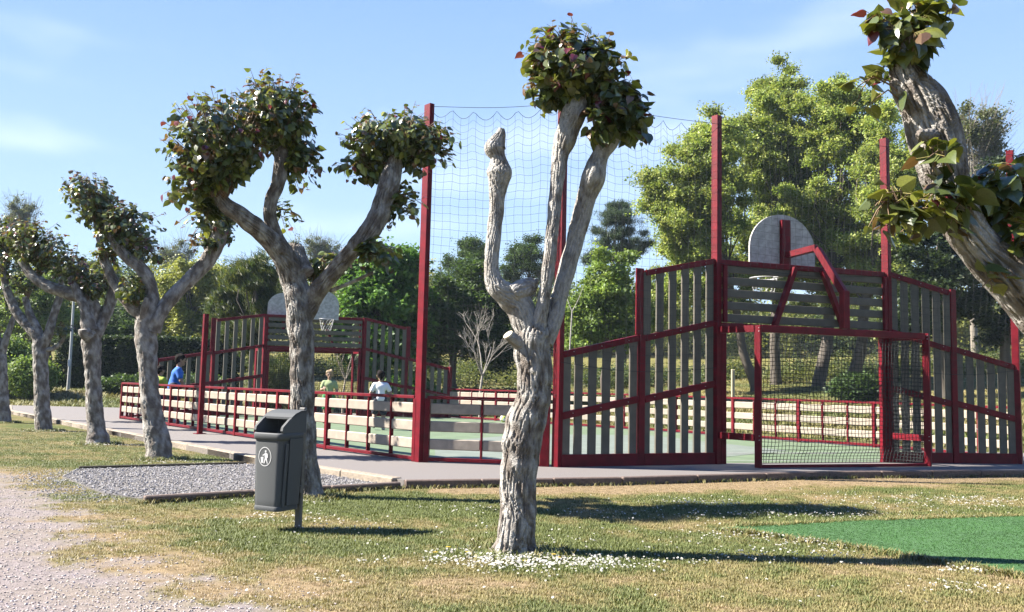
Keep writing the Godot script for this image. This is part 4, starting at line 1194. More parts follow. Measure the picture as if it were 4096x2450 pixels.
# ---------------------------------------------------------------- litter bin
func loft(rings: Array, cap_top := true, cap_bottom := true) -> ArrayMesh:
	var st := SurfaceTool.new()
	st.begin(Mesh.PRIMITIVE_TRIANGLES)
	var n: int = rings[0].size()
	var smooth := 1
	st.set_smooth_group(1)
	for j in rings.size() - 1:
		for i in n:
			var k := (i + 1) % n
			var a: Vector3 = rings[j][i]
			var b: Vector3 = rings[j][k]
			var c: Vector3 = rings[j + 1][k]
			var d: Vector3 = rings[j + 1][i]
			# rings run counter-clockwise seen from above, upwards
			st.add_vertex(a)
			st.add_vertex(c)
			st.add_vertex(b)
			st.add_vertex(a)
			st.add_vertex(d)
			st.add_vertex(c)
	st.set_smooth_group(-1)
	for e in [0, rings.size() - 1]:
		if (e == 0 and not cap_bottom) or (e > 0 and not cap_top):
			continue
		var mid := Vector3.ZERO
		for p in rings[e]:
			mid += p / n
		for i in n:
			tri(st, mid, rings[e][i], rings[e][(i + 1) % n], Vector3.UP if e > 0 else Vector3.DOWN)
	st.generate_normals()
	return st.commit()

# a rounded rectangle ring; x across, z to the front
func ring_at(w: float, d: float, r: float, y0: float, tilt := 0.0, z0 := 0.0, per := 5) -> Array:
	var out := []
	for q in [[1, 1, 0.0], [-1, 1, PI / 2], [-1, -1, PI], [1, -1, 3 * PI / 2]]:
		for i in per:
			var a: float = q[2] + PI / 2 * i / (per - 1)
			var x: float = q[0] * (w / 2 - r) + cos(a) * r
			var z: float = q[1] * (d / 2 - r) + sin(a) * r
			out.append(Vector3(x, y0 + tilt * (z / d), z + z0))
	out.reverse()
	return out

func make_bin() -> void:
	var at := Vector3(-1.72, 0, -7.24)
	var t := thing("litter_bin", "dark grey plastic litter bin with hood, hung on a post in the grass", "bin", at)
	# the bin's own frame: z to its front, which faces left of the camera
	var yaw := deg_to_rad(-28.0)
	var turn := Transform3D(Basis(Vector3.UP, yaw), Vector3.ZERO)
	var rot := Basis(Vector3.UP, yaw)
	# the post stands at the origin, the body hangs in front of it
	var body := Transform3D(rot, rot * Vector3(-0.085, 0, 0.18))
	var w := 0.30
	var d := 0.28
	part(t, "body", loft([ring_at(w * 0.80, d * 0.82, 0.035, 0.165), ring_at(w * 0.86, d * 0.88, 0.045, 0.18), ring_at(w * 0.88, d * 0.9, 0.045, 0.26), ring_at(w * 0.93, d * 0.95, 0.045, 0.55), ring_at(w * 0.965, d * 0.98, 0.045, 0.735)], false), M.bin, body)
	part(t, "foot_rim", loft([ring_at(w * 0.885, d * 0.905, 0.04, 0.168), ring_at(w * 0.905, d * 0.925, 0.045, 0.18), ring_at(w * 0.905, d * 0.925, 0.045, 0.195), ring_at(w * 0.875, d * 0.9, 0.045, 0.205)], true), M.bin, body)
	part(t, "collar", loft([ring_at(w * 0.975, d * 0.985, 0.045, 0.726), ring_at(w * 1.05, d * 1.06, 0.05, 0.732), ring_at(w * 1.06, d * 1.07, 0.05, 0.776), ring_at(w * 1.02, d * 1.04, 0.045, 0.785), ring_at(w * 0.9, d * 0.92, 0.04, 0.785), ring_at(w * 0.88, d * 0.9, 0.04, 0.70)], false, false), M.bin, body)
	part(t, "inner_wall", loft([ring_at(w * 0.82, d * 0.84, 0.04, 0.24), ring_at(w * 0.875, d * 0.895, 0.04, 0.775)], false, true), M.bin, body)
	# mouldings along the flank
	for s in [-1.0, 1.0]:
		part(t, "flank_rib", loft([ring_at(0.012, 0.03, 0.005, 0.2, 0.0, 0.0, 3), ring_at(0.012, 0.03, 0.005, 0.7, 0.0, 0.0, 3)]), M.bin, body * Transform3D(Basis(Vector3(0, 0, 1), -s * 0.04), Vector3(s * (w * 0.448 - 0.0), 0, 0.075)))
		part(t, "flank_panel", loft([ring_at(0.012, d * 0.5, 0.005, 0.21, 0.0, 0.0, 3), ring_at(0.012, d * 0.56, 0.005, 0.74, 0.0, 0.0, 3)]), M.bin, body * Transform3D(Basis(Vector3(0, 0, 1), -s * 0.037), Vector3(s * w * 0.45, 0, -0.03)))
	# hood: two cheeks, a curved roof and a back
	var cheek := [Vector2(-0.5, 0.0), Vector2(0.40, 0.0), Vector2(0.46, 0.02), Vector2(0.43, 0.05), Vector2(0.2, 0.105), Vector2(-0.05, 0.15), Vector2(-0.28, 0.172), Vector2(-0.5, 0.175)]
	for s in [-1.0, 1.0]:
		var rings := []
		for k in [-1, 1]:
			var ring := []
			for p in cheek:
				ring.append(Vector3(s * w * 0.475 + k * 0.012, 0.785 + p.y, p.x * d * 1.02))
			rings.append(ring)
		part(t, "hood_cheek", prism(rings[0], rings[1]), M.bin, body)
	var roof := []
	for k in [-1, 1]:
		var ring := []
		for p in [Vector2(0.1, 0.127), Vector2(-0.05, 0.155), Vector2(-0.28, 0.178), Vector2(-0.5, 0.182)]:
			ring.append(Vector3(k * w * 0.515, 0.785 + p.y, p.x * d * 1.02))
		for p in [Vector2(-0.5, 0.162), Vector2(-0.28, 0.158), Vector2(-0.05, 0.135), Vector2(0.1, 0.110)]:
			ring.append(Vector3(k * w * 0.515, 0.785 + p.y, p.x * d * 1.02))
		roof.append(ring)
	part(t, "hood_roof", prism(roof[0], roof[1]), M.bin, body)
	part(t, "hood_back", box(w * 0.99, 0.175, 0.02), M.bin, body * Transform3D(Basis.IDENTITY, Vector3(0, 0.872, -d * 0.5)))
	# post and its clamp
	part(t, "post", box(0.06, 0.99, 0.035, 0.006), M.pole, turn * Transform3D(Basis.IDENTITY, Vector3(0, 0.49, 0)))
	part(t, "clamp", box(0.10, 0.06, 0.02), M.pole, turn * Transform3D(Basis.IDENTITY, Vector3(-0.01, 0.72, 0.027)))
	part(t, "clamp", box(0.10, 0.06, 0.02), M.pole, turn * Transform3D(Basis.IDENTITY, Vector3(-0.01, 0.32, 0.03)))
	# emblem: a figure dropping litter into a basket, in an oval, printed in white
	var lean := Basis(Vector3(1, 0, 0), 0.028)
	var place := body * Transform3D(lean, Vector3(-0.015, 0.595, d * 0.4765 + 0.0035))
	var st := SurfaceTool.new()
	st.begin(Mesh.PRIMITIVE_TRIANGLES)
	st.set_smooth_group(-1)
	for i in 40:
		var a := TAU * i / 40.0
		var b := TAU * (i + 1) / 40.0
		quad(st, oval(a, 0.068, 0.077), oval(b, 0.068, 0.077), oval(b, 0.062, 0.0705), oval(a, 0.062, 0.0705), Vector3(0, 0, 1))
	for poly in [
		[Vector2(0.000, 0.030), Vector2(0.018, 0.030), Vector2(0.030, 0.022), Vector2(0.034, -0.006), Vector2(0.022, -0.012), Vector2(0.030, -0.046), Vector2(0.036, -0.052), Vector2(0.024, -0.054), Vector2(0.010, -0.022), Vector2(-0.002, -0.054), Vector2(-0.014, -0.054), Vector2(0.000, -0.010), Vector2(-0.004, 0.012), Vector2(-0.022, 0.004), Vector2(-0.024, 0.014), Vector2(-0.006, 0.022)],
		[Vector2(-0.044, -0.006), Vector2(-0.014, -0.002), Vector2(-0.016, -0.05), Vector2(-0.038, -0.052)]]:
		var q := PackedVector2Array(poly)
		var tris := Geometry2D.triangulate_polygon(q)
		for i in range(0, tris.size(), 3):
			tri(st, Vector3(q[tris[i]].x, q[tris[i]].y, 0), Vector3(q[tris[i + 1]].x, q[tris[i + 1]].y, 0), Vector3(q[tris[i + 2]].x, q[tris[i + 2]].y, 0), Vector3(0, 0, 1))
	for i in 14:
		tri(st, Vector3(0.008, 0.042, 0), Vector3(0.008, 0.042, 0) + oval(TAU * i / 14.0, 0.009, 0.01), Vector3(0.008, 0.042, 0) + oval(TAU * (i + 1) / 14.0, 0.009, 0.01), Vector3(0, 0, 1))
	st.generate_normals()
	part(t, "emblem", st.commit(), M.print_white, place)

func oval(a: float, rx: float, ry: float) -> Vector3:
	return Vector3(cos(a) * rx, sin(a) * ry, 0)

func prism(a: Array, b: Array) -> ArrayMesh:
	# two like outlines in planes across x, joined
	var st := SurfaceTool.new()
	st.begin(Mesh.PRIMITIVE_TRIANGLES)
	st.set_smooth_group(-1)
	var flat_ := PackedVector2Array()
	var mid := Vector3.ZERO
	for p in a:
		flat_.append(Vector2(p.z, p.y))
		mid += p / (2.0 * a.size())
	for p in b:
		mid += p / (2.0 * b.size())
	var t := Geometry2D.triangulate_polygon(flat_)
	var out := Vector3(signf(b[0].x - a[0].x), 0, 0)
	for i in range(0, t.size(), 3):
		tri(st, a[t[i]], a[t[i + 1]], a[t[i + 2]], -out)
		tri(st, b[t[i]], b[t[i + 1]], b[t[i + 2]], out)
	for i in a.size():
		var k := (i + 1) % a.size()
		var e := Vector2(a[k].z - a[i].z, a[k].y - a[i].y)
		var n := Vector3(0, -e.x, e.y)
		var c := (Vector2(a[i].z, a[i].y) + Vector2(a[k].z, a[k].y)) / 2.0 + Vector2(n.z, n.y).normalized() * 0.0005
		if Geometry2D.is_point_in_polygon(c, flat_):
			n = -n
		quad(st, a[i], a[k], b[k], b[i], n)
	st.generate_normals()
	return st.commit()

# ---------------------------------------------------------------- leaves
func make_leaf_shapes() -> void:
	# heart-shaped leaves: x across, y from the stalk to the tip, folded along the midrib and curled
	var half := [Vector2(0.0, 0.0), Vector2(0.2, -0.1), Vector2(0.44, 0.03), Vector2(0.5, 0.28), Vector2(0.38, 0.6), Vector2(0.16, 0.86), Vector2(0.0, 1.08)]
	var rib := [0.04, 0.06, 0.2, 0.38, 0.6, 0.84, 1.08]
	for v in 4:
		var fold: float = [0.32, 0.12, 0.55, -0.2][v]
		var curl: float = [0.25, 0.4, 0.1, 0.32][v]
		var V := PackedVector3Array()
		var N := PackedVector3Array()
		var I := PackedInt32Array()
		for s in [-1.0, 1.0]:
			var k := V.size()
			for i in 7:
				for x in [half[i].x * s, 0.0]:
					var y: float = half[i].y if x != 0.0 else rib[i]
					var z := -fold * absf(x) - curl * (y - 0.4) * (y - 0.4) + 0.05 * sin(y * 7.0 + v) * absf(x) * 2.0
					V.append(Vector3(x, y, z))
					N.append(Vector3(fold * s * 0.8, 2.0 * curl * (y - 0.4) * 0.6, 1.0).normalized())
			for i in 6:
				var a := k + i * 2
				var f := [a, a + 1, a + 2, a + 1, a + 3, a + 2]
				if s < 0.0:
					f = [a, a + 2, a + 1, a + 1, a + 2, a + 3]
				I.append_array(f)
		leaf_shapes.append(commit(V, N, PackedColorArray(), I))

func branch(at: Vector3, rows: Array, furrow: float, seg_min: int, V: PackedVector3Array, N: PackedVector3Array, CC: PackedColorArray, I: PackedInt32Array, step: float, pale: float) -> void:
	var pts := []
	var rmax := 0.0
	for q in rows:
		pts.append(Vector4(q[0], q[1], q[2], q[3]))
		rmax = maxf(rmax, q[3])
	var segs := maxi(seg_min / 3, int(seg_min * clampf(rmax / 0.13, 0.25, 1.0)))
	tube(V, N, CC, I, pts, step, segs, at, minf(furrow, rmax * 0.16), 0.10, pale, true)

func pollard(key: String, label: String) -> void:
	var d: Dictionary = POLLARDS[key]
	rng.seed = hash(key)
	var near: bool = key in ["main", "bin", "edge"]
	var t := thing("pollard_tree", label, "tree", d.at, "pollarded avenue trees")
	var V := PackedVector3Array()
	var N := PackedVector3Array()
	var CC := PackedColorArray()
	var I := PackedInt32Array()
	for i in d.limbs.size():
		branch(d.at, d.limbs[i], (0.02 if i == 0 or key != "main" else 0.011) if near else 0.015, 130 if near else 64, V, N, CC, I, 0.009 if near else 0.022, (-0.06 if i == 0 else 0.42) if key == "main" else (-0.12 if near else -0.1))
	if d.stub.size():
		branch(d.at, d.stub, 0.01, 60, V, N, CC, I, 0.012, 0.0)
	# gnarled burrs where shoots were cut year after year
	var burr_at := []
	for l in d.lobes:
		burr_at.append(Vector3(l[1][0], l[1][1], l[1][2]))
	for i in d.limbs.size():
		var row: Array = d.limbs[i]
		for q in row:
			if q[3] > 0.035 and rng.randf() < (0.5 if i > 0 else 0.22) and q[1] > 1.3:
				for j in rng.randi_range(1, 3):
					var o: Vector3 = any_dir() * q[3] * 0.8
					var c: Vector3 = Vector3(q[0], q[1], q[2]) + o
					var r: float = q[3] * rng.randf_range(0.3, 0.5)
					branch(d.at, [[c.x - o.x * 0.5, c.y - o.y * 0.5, c.z - o.z * 0.5, r], [c.x, c.y, c.z, r * 1.05], [c.x + o.x * 0.25, c.y + o.y * 0.25, c.z + o.z * 0.25, r * 0.6]], 0.012, 60, V, N, CC, I, 0.012, 0.15)
	var trunk := part(t, "trunk", commit(V, N, CC, I), M.bark)
	if d.stub.size():
		var a: Array = d.stub[-2]
		var b: Array = d.stub[-1]
		var dir := Vector3(b[0] - a[0], b[1] - a[1], b[2] - a[2]).normalized()
		var disc := CylinderMesh.new()
		disc.top_radius = b[3] * 1.02
		disc.bottom_radius = b[3] * 1.06
		disc.height = 0.012
		disc.radial_segments = 20
		disc.rings = 1
		part(trunk, "sawn_face", disc, M.cut_wood, Transform3D(Basis(Quaternion(Vector3.UP, (dir + Vector3(-0.25, 0.75, 0.35)).normalized())), Vector3(b[0], b[1], b[2]) - d.at + dir * 0.006))
	# shoots and leaves
	V = PackedVector3Array()
	N = PackedVector3Array()
	CC = PackedColorArray()
	I = PackedInt32Array()
	var leaves := []
	for l in d.lobes:
		var c := Vector3(l[0][0], l[0][1], l[0][2])
		var root := Vector3(l[1][0], l[1][1], l[1][2])
		var r := Vector3(l[2][0], l[2][1], l[2][2])
		var count := int(l[3] * (1.65 if key != "edge" else 1.2))
		var per := 9 if count > 40 else 5
		var shoots := maxi(2, int(ceil(float(count) / per)))
		for s in shoots:
			var dir := any_dir()
			if dir.y < -0.35 and rng.randf() < 0.45:
				dir.y = -dir.y
			var reach := rng.randf_range(0.72, 1.06)
			if rng.randf() < 0.12:
				reach *= 1.15
			var tip := c + Vector3(dir.x * r.x, dir.y * r.y, dir.z * r.z) * reach
			var from := root + any_dir() * 0.04
			# shoots leave the knuckle in all directions and bend upwards, tips nod
			var mid := from.lerp(tip, 0.55) + Vector3(0, 0.04 + 0.06 * rng.randf(), 0) + any_dir() * 0.03
			tube(V, N, CC, I, [v4(from, 0.006), v4(mid, 0.0042), v4(tip, 0.002)], 0.12, 4, d.at, 0.0, 0.0, 0.0, false, Color(0.13, 0.085, 0.05))
			var young := rng.randf()
			for j in per:
				var f := lerpf(0.30, 1.0, (j + rng.randf() * 0.6) / per)
				var p := from.lerp(mid, f / 0.55) if f < 0.55 else mid.lerp(tip, (f - 0.55) / 0.45)
				var away := (any_dir() + (p - c).normalized() * 0.7 + Vector3(0, -0.15, 0)).normalized()
				var stalk := p + away * rng.randf_range(0.03, 0.06)
				tube(V, N, CC, I, [v4(p, 0.0016), v4(stalk, 0.0014)], 0.2, 3, d.at, 0.0, 0.0, 0.0, false, Color(0.2, 0.17, 0.05))
				# blade hangs from its stalk, face outwards and up
				var face := ((p - c).normalized() * 0.8 + Vector3(0, 0.55, 0) + any_dir() * 0.75).normalized()
				var y := (away * 0.5 + Vector3(0, -0.75, 0) + any_dir() * 0.35)
				y = (y - face * y.dot(face)).normalized()
				var x := y.cross(face)
				var size: float = d.leaf * rng.randf_range(0.5, 1.05)
				var kind := 0
				var u := rng.randf()
				kind = 0 if u < 0.48 else (1 if u < 0.82 else 2)
				if key == "edge" and kind == 0 and rng.randf() < 0.5:
					kind = 2
				if f > 0.8 and young < 0.55:
					kind = 3 if rng.randf() < 0.6 else (4 if rng.randf() < 0.35 else 2)
					size *= 0.72
				leaves.append([Transform3D(Basis(x * size, y * size, face * size), stalk - d.at), kind, rng.randi() % 4, (stalk - Vector3(0, EYE, 0)).length()])
	part(t, "twigs", commit(V, N, CC, I), M.twig).set_meta("kind", "stuff")
	leaves.sort_custom(func(a, b): return a[3] < b[3])
	V = PackedVector3Array()
	N = PackedVector3Array()
	CC = PackedColorArray()
	I = PackedInt32Array()
	var crown: MeshInstance3D = null
	var singles := []
	for n in leaves.size():
		var l: Array = leaves[n]
		if n < 290:
			singles.append(l)
			continue
		var arr: Array = leaf_shapes[l[2]].surface_get_arrays(0)
		var k := V.size()
		var tr: Transform3D = l[0]
		var nb := tr.basis.orthonormalized()
		var tint: Color = M.leaf_colors[l[1]] * rng.randf_range(0.75, 1.3)
		tint.a = 1.0
		V.append_array(tr * (arr[Mesh.ARRAY_VERTEX] as PackedVector3Array))
		for q in arr[Mesh.ARRAY_NORMAL]:
			N.append(nb * q)
			CC.append(tint)
		for q in arr[Mesh.ARRAY_INDEX]:
			I.append(k + q)
	var holder: Node3D
	if V.size():
		crown = part(t, "crown", commit(V, N, CC, I), M.foliage)
		crown.set_meta("kind", "stuff")
	holder = Node3D.new()
	holder.name = "outer_crown"
	t.add_child(holder)
	for l in singles:
		part(holder, "leaf", leaf_shapes[l[2]], M.leaves[l[1]], l[0])

# ---------------------------------------------------------------- trees behind
const STYLE := {
	"pale": {"cols": [Color(0.189, 0.25, 0.0561), Color(0.25, 0.299, 0.0756), Color(0.14, 0.193, 0.0464), Color(0.299, 0.327, 0.0976)], "leaf": 0.10, "clump": 0.66, "flat": 0.6},
	"mid": {"cols": [Color(0.131, 0.2, 0.0418), Color(0.174, 0.235, 0.0522), Color(0.104, 0.157, 0.0348)], "leaf": 0.11, "clump": 0.6, "flat": 0.75},
	"rich": {"cols": [Color(0.0698, 0.147, 0.031), Color(0.0931, 0.178, 0.0342), Color(0.0497, 0.109, 0.0248)], "leaf": 0.15, "clump": 0.55, "flat": 0.7},
	"dark": {"cols": [Color(0.051, 0.085, 0.0272), Color(0.068, 0.109, 0.0323), Color(0.0374, 0.0646, 0.0221)], "leaf": 0.12, "clump": 0.65, "flat": 0.7},
	"yew": {"cols": [Color(0.027, 0.044, 0.015), Color(0.038, 0.058, 0.018), Color(0.02, 0.034, 0.012)], "leaf": 0.12, "clump": 0.65, "flat": 0.7},
	"pine": {"cols": [Color(0.0392, 0.063, 0.042), Color(0.0504, 0.077, 0.0476)], "leaf": 0.11, "clump": 0.55, "flat": 0.5},
	"feather": {"cols": [Color(0.049, 0.077, 0.0224), Color(0.105, 0.119, 0.0308), Color(0.0336, 0.0532, 0.0196)], "leaf": 0.1, "clump": 0.5, "flat": 0.6},
	"willow": {"cols": [Color(0.224, 0.241, 0.0517), Color(0.259, 0.27, 0.0598), Color(0.184, 0.207, 0.046)], "leaf": 0.12, "clump": 0.6, "flat": 0.9},
	"grey": {"cols": [Color(0.095, 0.115, 0.045), Color(0.12, 0.13, 0.06), Color(0.08, 0.09, 0.04)], "leaf": 0.13, "clump": 0.9, "flat": 0.8},
}

func spray(leaves: int, leaf: float, seed_: int, needle := false) -> ArrayMesh:
	var r := RandomNumberGenerator.new()
	r.seed = seed_
	var V := PackedVector3Array()
	var N := PackedVector3Array()
	var I := PackedInt32Array()
	for i in leaves:
		var p := Vector3(r.randf_range(-1, 1), r.randf_range(-0.7, 0.7), r.randf_range(-1, 1)) * leaf * 1.7
		var y := Vector3(r.randf_range(-1, 1), r.randf_range(-0.9, 0.5), r.randf_range(-1, 1)).normalized()
		var n := Vector3(r.randf_range(-0.9, 0.9), 1.0, r.randf_range(-0.9, 0.9)).normalized()
		if needle:
			y = Vector3(r.randf_range(-0.5, 0.5), r.randf_range(0.2, 1.0), r.randf_range(-0.5, 0.5)).normalized()
		var x := y.cross(n).normalized() * leaf * (0.36 if not needle else 0.1)
		y *= leaf * (0.6 if not needle else 1.3)
		n = x.cross(y).normalized()
		if n.y < 0.0:
			n = -n
		var k := V.size()
		V.append_array([p - y, p + x - y * 0.1 + n * leaf * 0.1, p + y, p - x - y * 0.1 + n * leaf * 0.1])
		for q in 4:
			N.append(n)
		if (V[k + 2] - V[k]).cross(V[k + 1] - V[k]).dot(n) > 0.0:
			I.append_array([k, k + 1, k + 2, k, k + 2, k + 3])
		else:
			I.append_array([k, k + 2, k + 1, k, k + 3, k + 2])
	return commit(V, N, PackedColorArray(), I)

var sprays := {}

func spray_of(style: String) -> ArrayMesh:
	if not sprays.has(style):
		sprays[style] = spray(9, STYLE[style].leaf, hash(style), style in ["pine", "feather"])
	return sprays[style]

func broad_tree(row: Array) -> void:
	var base := Vector3(row[2], ground_y(row[2], row[3]), row[3])
	var style: Dictionary = STYLE[row[6]]
	rng.seed = hash(row[1])
	var t := thing(row[0], row[1], "tree", base, "trees behind the court")
	var lobes: Array = row[7]
	var V := PackedVector3Array()
	var N := PackedVector3Array()
	var CC := PackedColorArray()
	var I := PackedInt32Array()
	var low := 1e9
	var high := -1e9
	var volume := 0.0
	for l in lobes:
		low = minf(low, l[1] - l[4] * 0.6)
		high = maxf(high, l[1] + l[4] * 0.5)
		volume += l[3] * l[4] * l[5]
	var col := Color(0.065, 0.054, 0.043) if row[6] != "grey" else Color(0.15, 0.13, 0.105)
	var head := Vector3(lobes[0][0], lobes[0][1] + lobes[0][4] * 0.45, lobes[0][2])
	var fork := base.lerp(head, 0.35)
	fork.y = maxf(base.y + 1.2, minf(fork.y, low + 1.0))
	var rad: float = row[4]
	tube(V, N, CC, I, [v4(base - Vector3(0, 0.3, 0), rad * 1.5), v4(base + Vector3(0, 0.25, 0), rad * 1.1), v4(base.lerp(fork, 0.5) + Vector3(rng.randf_range(-0.15, 0.15), 0, 0), rad * 0.92), v4(fork, rad * 0.8), v4(fork.lerp(head, 0.5) + any_dir() * 0.3, rad * 0.45), v4(head, rad * 0.1)], 0.5, 10, base, 0.0, 0.0, 0.0, true, col)
	# clumps
	var clumps := []
	for l in lobes:
		var share: float = l[3] * l[4] * l[5] / volume
		var c := Vector3(l[0], l[1], l[2])
		var many_ := maxi(12, int(share * pow(volume, 0.7) * 9.0 / pow(style.clump, 1.5)))
		for i in many_:
			var dir := any_dir()
			var f := pow(rng.randf(), 0.4) * (1.12 if rng.randf() < 0.2 else 1.0)
			f *= 0.95 + 0.22 * n_mid.get_noise_3d(dir.x * 1.6 + l[0], dir.y * 1.6, dir.z * 1.6)
			clumps.append([c + Vector3(dir.x * l[3], dir.y * l[4], dir.z * l[5]) * f, style.clump * rng.randf_range(0.55, 1.15)])
	for i in clumps.size():
		if i % 4 == 0 or row[6] == "grey":
			var q: Vector3 = clumps[i][0]
			var k := clampf((q.y - fork.y) / maxf(head.y - fork.y, 0.1) - 0.25, 0.02, 0.8)
			var from := fork.lerp(head, k * rng.randf_range(0.3, 0.9))
			var bend := from.lerp(q, 0.5) + Vector3(0, rng.randf_range(-0.2, 0.5), 0) + any_dir() * 0.5
			tube(V, N, CC, I, [v4(from, rad * 0.22), v4(bend, rad * 0.12), v4(q, rad * 0.05)], 0.8, 5, base, 0.0, 0.0, 0.0, false, col)
			if row[6] == "grey":
				for j in 9:
					tube(V, N, CC, I, [v4(bend.lerp(q, rng.randf()), rad * 0.07), v4(q + any_dir() * style.clump * 1.5 + Vector3(0, 0.6, 0), rad * 0.03)], 2.0, 3, base, 0.0, 0.0, 0.0, false, col)
	part(t, "trunk", commit(V, N, CC, I), M.twig)
	var buf := PackedFloat32Array()
	var each := maxi(3, int(float(row[5]) / clumps.size()))
	for c in clumps:
		var tone := rng.randf_range(0.78, 1.22)
		for j in each:
			var o: Vector3 = any_dir() * minf(absf(rng.randfn(0.0, 0.62)), 1.5) * c[1]
			o.y *= style.flat
			var s := rng.randf_range(0.75, 1.3)
			var col2: Color = style.cols[rng.randi() % style.cols.size()] * tone * rng.randf_range(0.85, 1.15)
			var b := Basis.from_euler(Vector3(rng.randf_range(-0.6, 0.6), rng.randf() * TAU, rng.randf_range(-0.6, 0.6)))
			if row[6] == "feather":
				b = Basis(Quaternion(Vector3.UP, (Vector3(o.x, 0.3, o.z) + Vector3(-0.5, 0.6, 0)).normalized())) * Basis(Vector3.UP, rng.randf() * TAU)
			push(buf, b.scaled(Vector3(s, s, s)), c[0] + o - base, col2)
	many("crown", spray_of(row[6]), M.far_leaf, buf, t)

func make_wood() -> void:
	for row in WOOD:
		broad_tree(row)
	# the far-off wood that closes the view
	rng.seed = 900
	var buf := PackedFloat32Array()
	var cols := [Color(0.095, 0.125, 0.036), Color(0.165, 0.18, 0.05), Color(0.068, 0.095, 0.03), Color(0.205, 0.21, 0.06)]
	for i in 330:
		var a := lerpf(-0.72, 0.72, rng.randf())
		var dist := rng.randf_range(78.0, 104.0)
		var p := Vector3(sin(a) * dist, 0, -cos(a) * dist)
		p.y = ground_y(p.x, p.z)
		var h := rng.randf_range(5.0, 8.5) * (1.0 - 0.22 * smoothstep(-0.1, 0.3, a)) - 0.06 * maxf(0.0, p.y - 4.0)
		var w := rng.randf_range(2.0, 3.4)
		var col: Color = cols[rng.randi() % 4]
		for j in 150:
			var o := any_dir() * pow(rng.randf(), 0.35)
			var s := rng.randf_range(1.6, 3.0)
			push(buf, Basis.from_euler(Vector3(rng.randf_range(-0.6, 0.6), rng.randf() * TAU, rng.randf_range(-0.6, 0.6))).scaled(Vector3(s, s, s)), p + Vector3(o.x * w, h * 0.5 + o.y * h * 0.52, o.z * w), col * rng.randf_range(0.7, 1.3))
	many("woodland", spray_of("mid"), M.far_leaf, buf, self, "far off wood closing the view beyond the meadow", "woodland")
	# undergrowth along the foot of the trees
	buf = PackedFloat32Array()
	for i in 190:
		var x := rng.randf_range(-16.0, 34.0)
		var z := rng.randf_range(-50.0, -41.0) - maxf(0.0, 8.0 - x) * 0.3
		var p := Vector3(x, ground_y(x, z), z)
		var h := rng.randf_range(0.5, 1.4)
		var col: Color = cols[rng.randi() % 3] * 0.75
		for j in 60:
			var o := any_dir() * pow(rng.randf(), 0.4)
			push(buf, Basis.from_euler(Vector3(rng.randf_range(-0.6, 0.6), rng.randf() * TAU, 0)), p + Vector3(o.x * 1.3, absf(o.y) * h, o.z * 0.9), col * rng.randf_range(0.7, 1.25))
	many("undergrowth", spray_of("dark"), M.far_leaf, buf, self, "low dark scrub along the far edge of the meadow", "scrub")
	# rough grass and weeds behind the court
	buf = PackedFloat32Array()
	for i in 70000:
		var x := rng.randf_range(-22.0, 24.0)
		var z := rng.randf_range(-46.0, -17.0)
		var y := ground_y(x, z)
		if y <= 0.02 and not (x < -9.0 and z < -30.0):
			continue
		var h := rng.randf_range(0.05, 0.14) * (1.0 + 0.8 * n_mid.get_noise_2d(x * 0.3, z * 0.3)) * (1.4 if y < 0.5 else 0.8)
		push(buf, Basis(Vector3.UP, rng.randf() * TAU).scaled(Vector3(h * 1.3, h, h * 1.3)), Vector3(x, y, z), grass_color(clampf(0.38 + 0.5 * n_mid.get_noise_2d(x * 0.2, z * 0.2), 0, 1), rng.randf()))
	many("meadow_grass", tuft(6, 0.6, 0.5, 12), M.grass, buf, self, "rough meadow grass rising behind the court", "grass")
	shrubs()
	saplings()

func bush(called: String, label: String, at: Vector3, size: Vector3, style: String, n: int, square := false) -> void:
	var base := Vector3(at.x, ground_y(at.x, at.z), at.z)
	rng.seed = hash(label)
	var t := thing(called, label, "hedge" if square else "shrub", base)
	var buf := PackedFloat32Array()
	var cols: Array = STYLE[style].cols
	for i in n:
		var o: Vector3
		if square:
			o = Vector3(rng.randf_range(-1, 1), rng.randf_range(0, 1), rng.randf_range(-1, 1))
			var face := rng.randi() % 4
			if face == 0:
				o.z = rng.randf_range(0.82, 1.0)
			elif face == 1:
				o.y = rng.randf_range(0.94, 1.0)
			o = Vector3(o.x * size.x, o.y * size.y, o.z * size.z)
		else:
			o = any_dir() * pow(rng.randf(), 0.35)
			o *= 0.9 + 0.25 * n_mid.get_noise_3d(o.x * 2.5 + at.x, o.y * 2.5, o.z * 2.5)
			o = Vector3(o.x * size.x, (o.y * 0.5 + 0.5) * size.y, o.z * size.z)
		push(buf, Basis.from_euler(Vector3(rng.randf_range(-0.7, 0.7), rng.randf() * TAU, rng.randf_range(-0.7, 0.7))).scaled(Vector3.ONE * rng.randf_range(0.7, 1.1)), o, cols[rng.randi() % cols.size()] * rng.randf_range(0.75, 1.25))
	var V := PackedVector3Array()
	var N := PackedVector3Array()
	var CC := PackedColorArray()
	var I := PackedInt32Array()
	for i in 9:
		var top := Vector3(rng.randf_range(-0.8, 0.8) * size.x, rng.randf_range(0.6, 0.9) * size.y, rng.randf_range(-0.6, 0.6) * size.z)
		var foot := Vector3(top.x * (0.95 if square else 0.15), -0.08, top.z * 0.3)
		tube(V, N, CC, I, [v4(foot, 0.03), v4(foot.lerp(top, 0.5) + Vector3(0, 0.1, 0), 0.02), v4(top, 0.008)], 0.5, 5, Vector3.ZERO, 0.0, 0.0, 0.0, false, Color(0.1, 0.08, 0.06))
	part(t, "stems", commit(V, N, CC, I), M.twig)
	many("foliage", spray_of(style), M.far_leaf, buf, t)

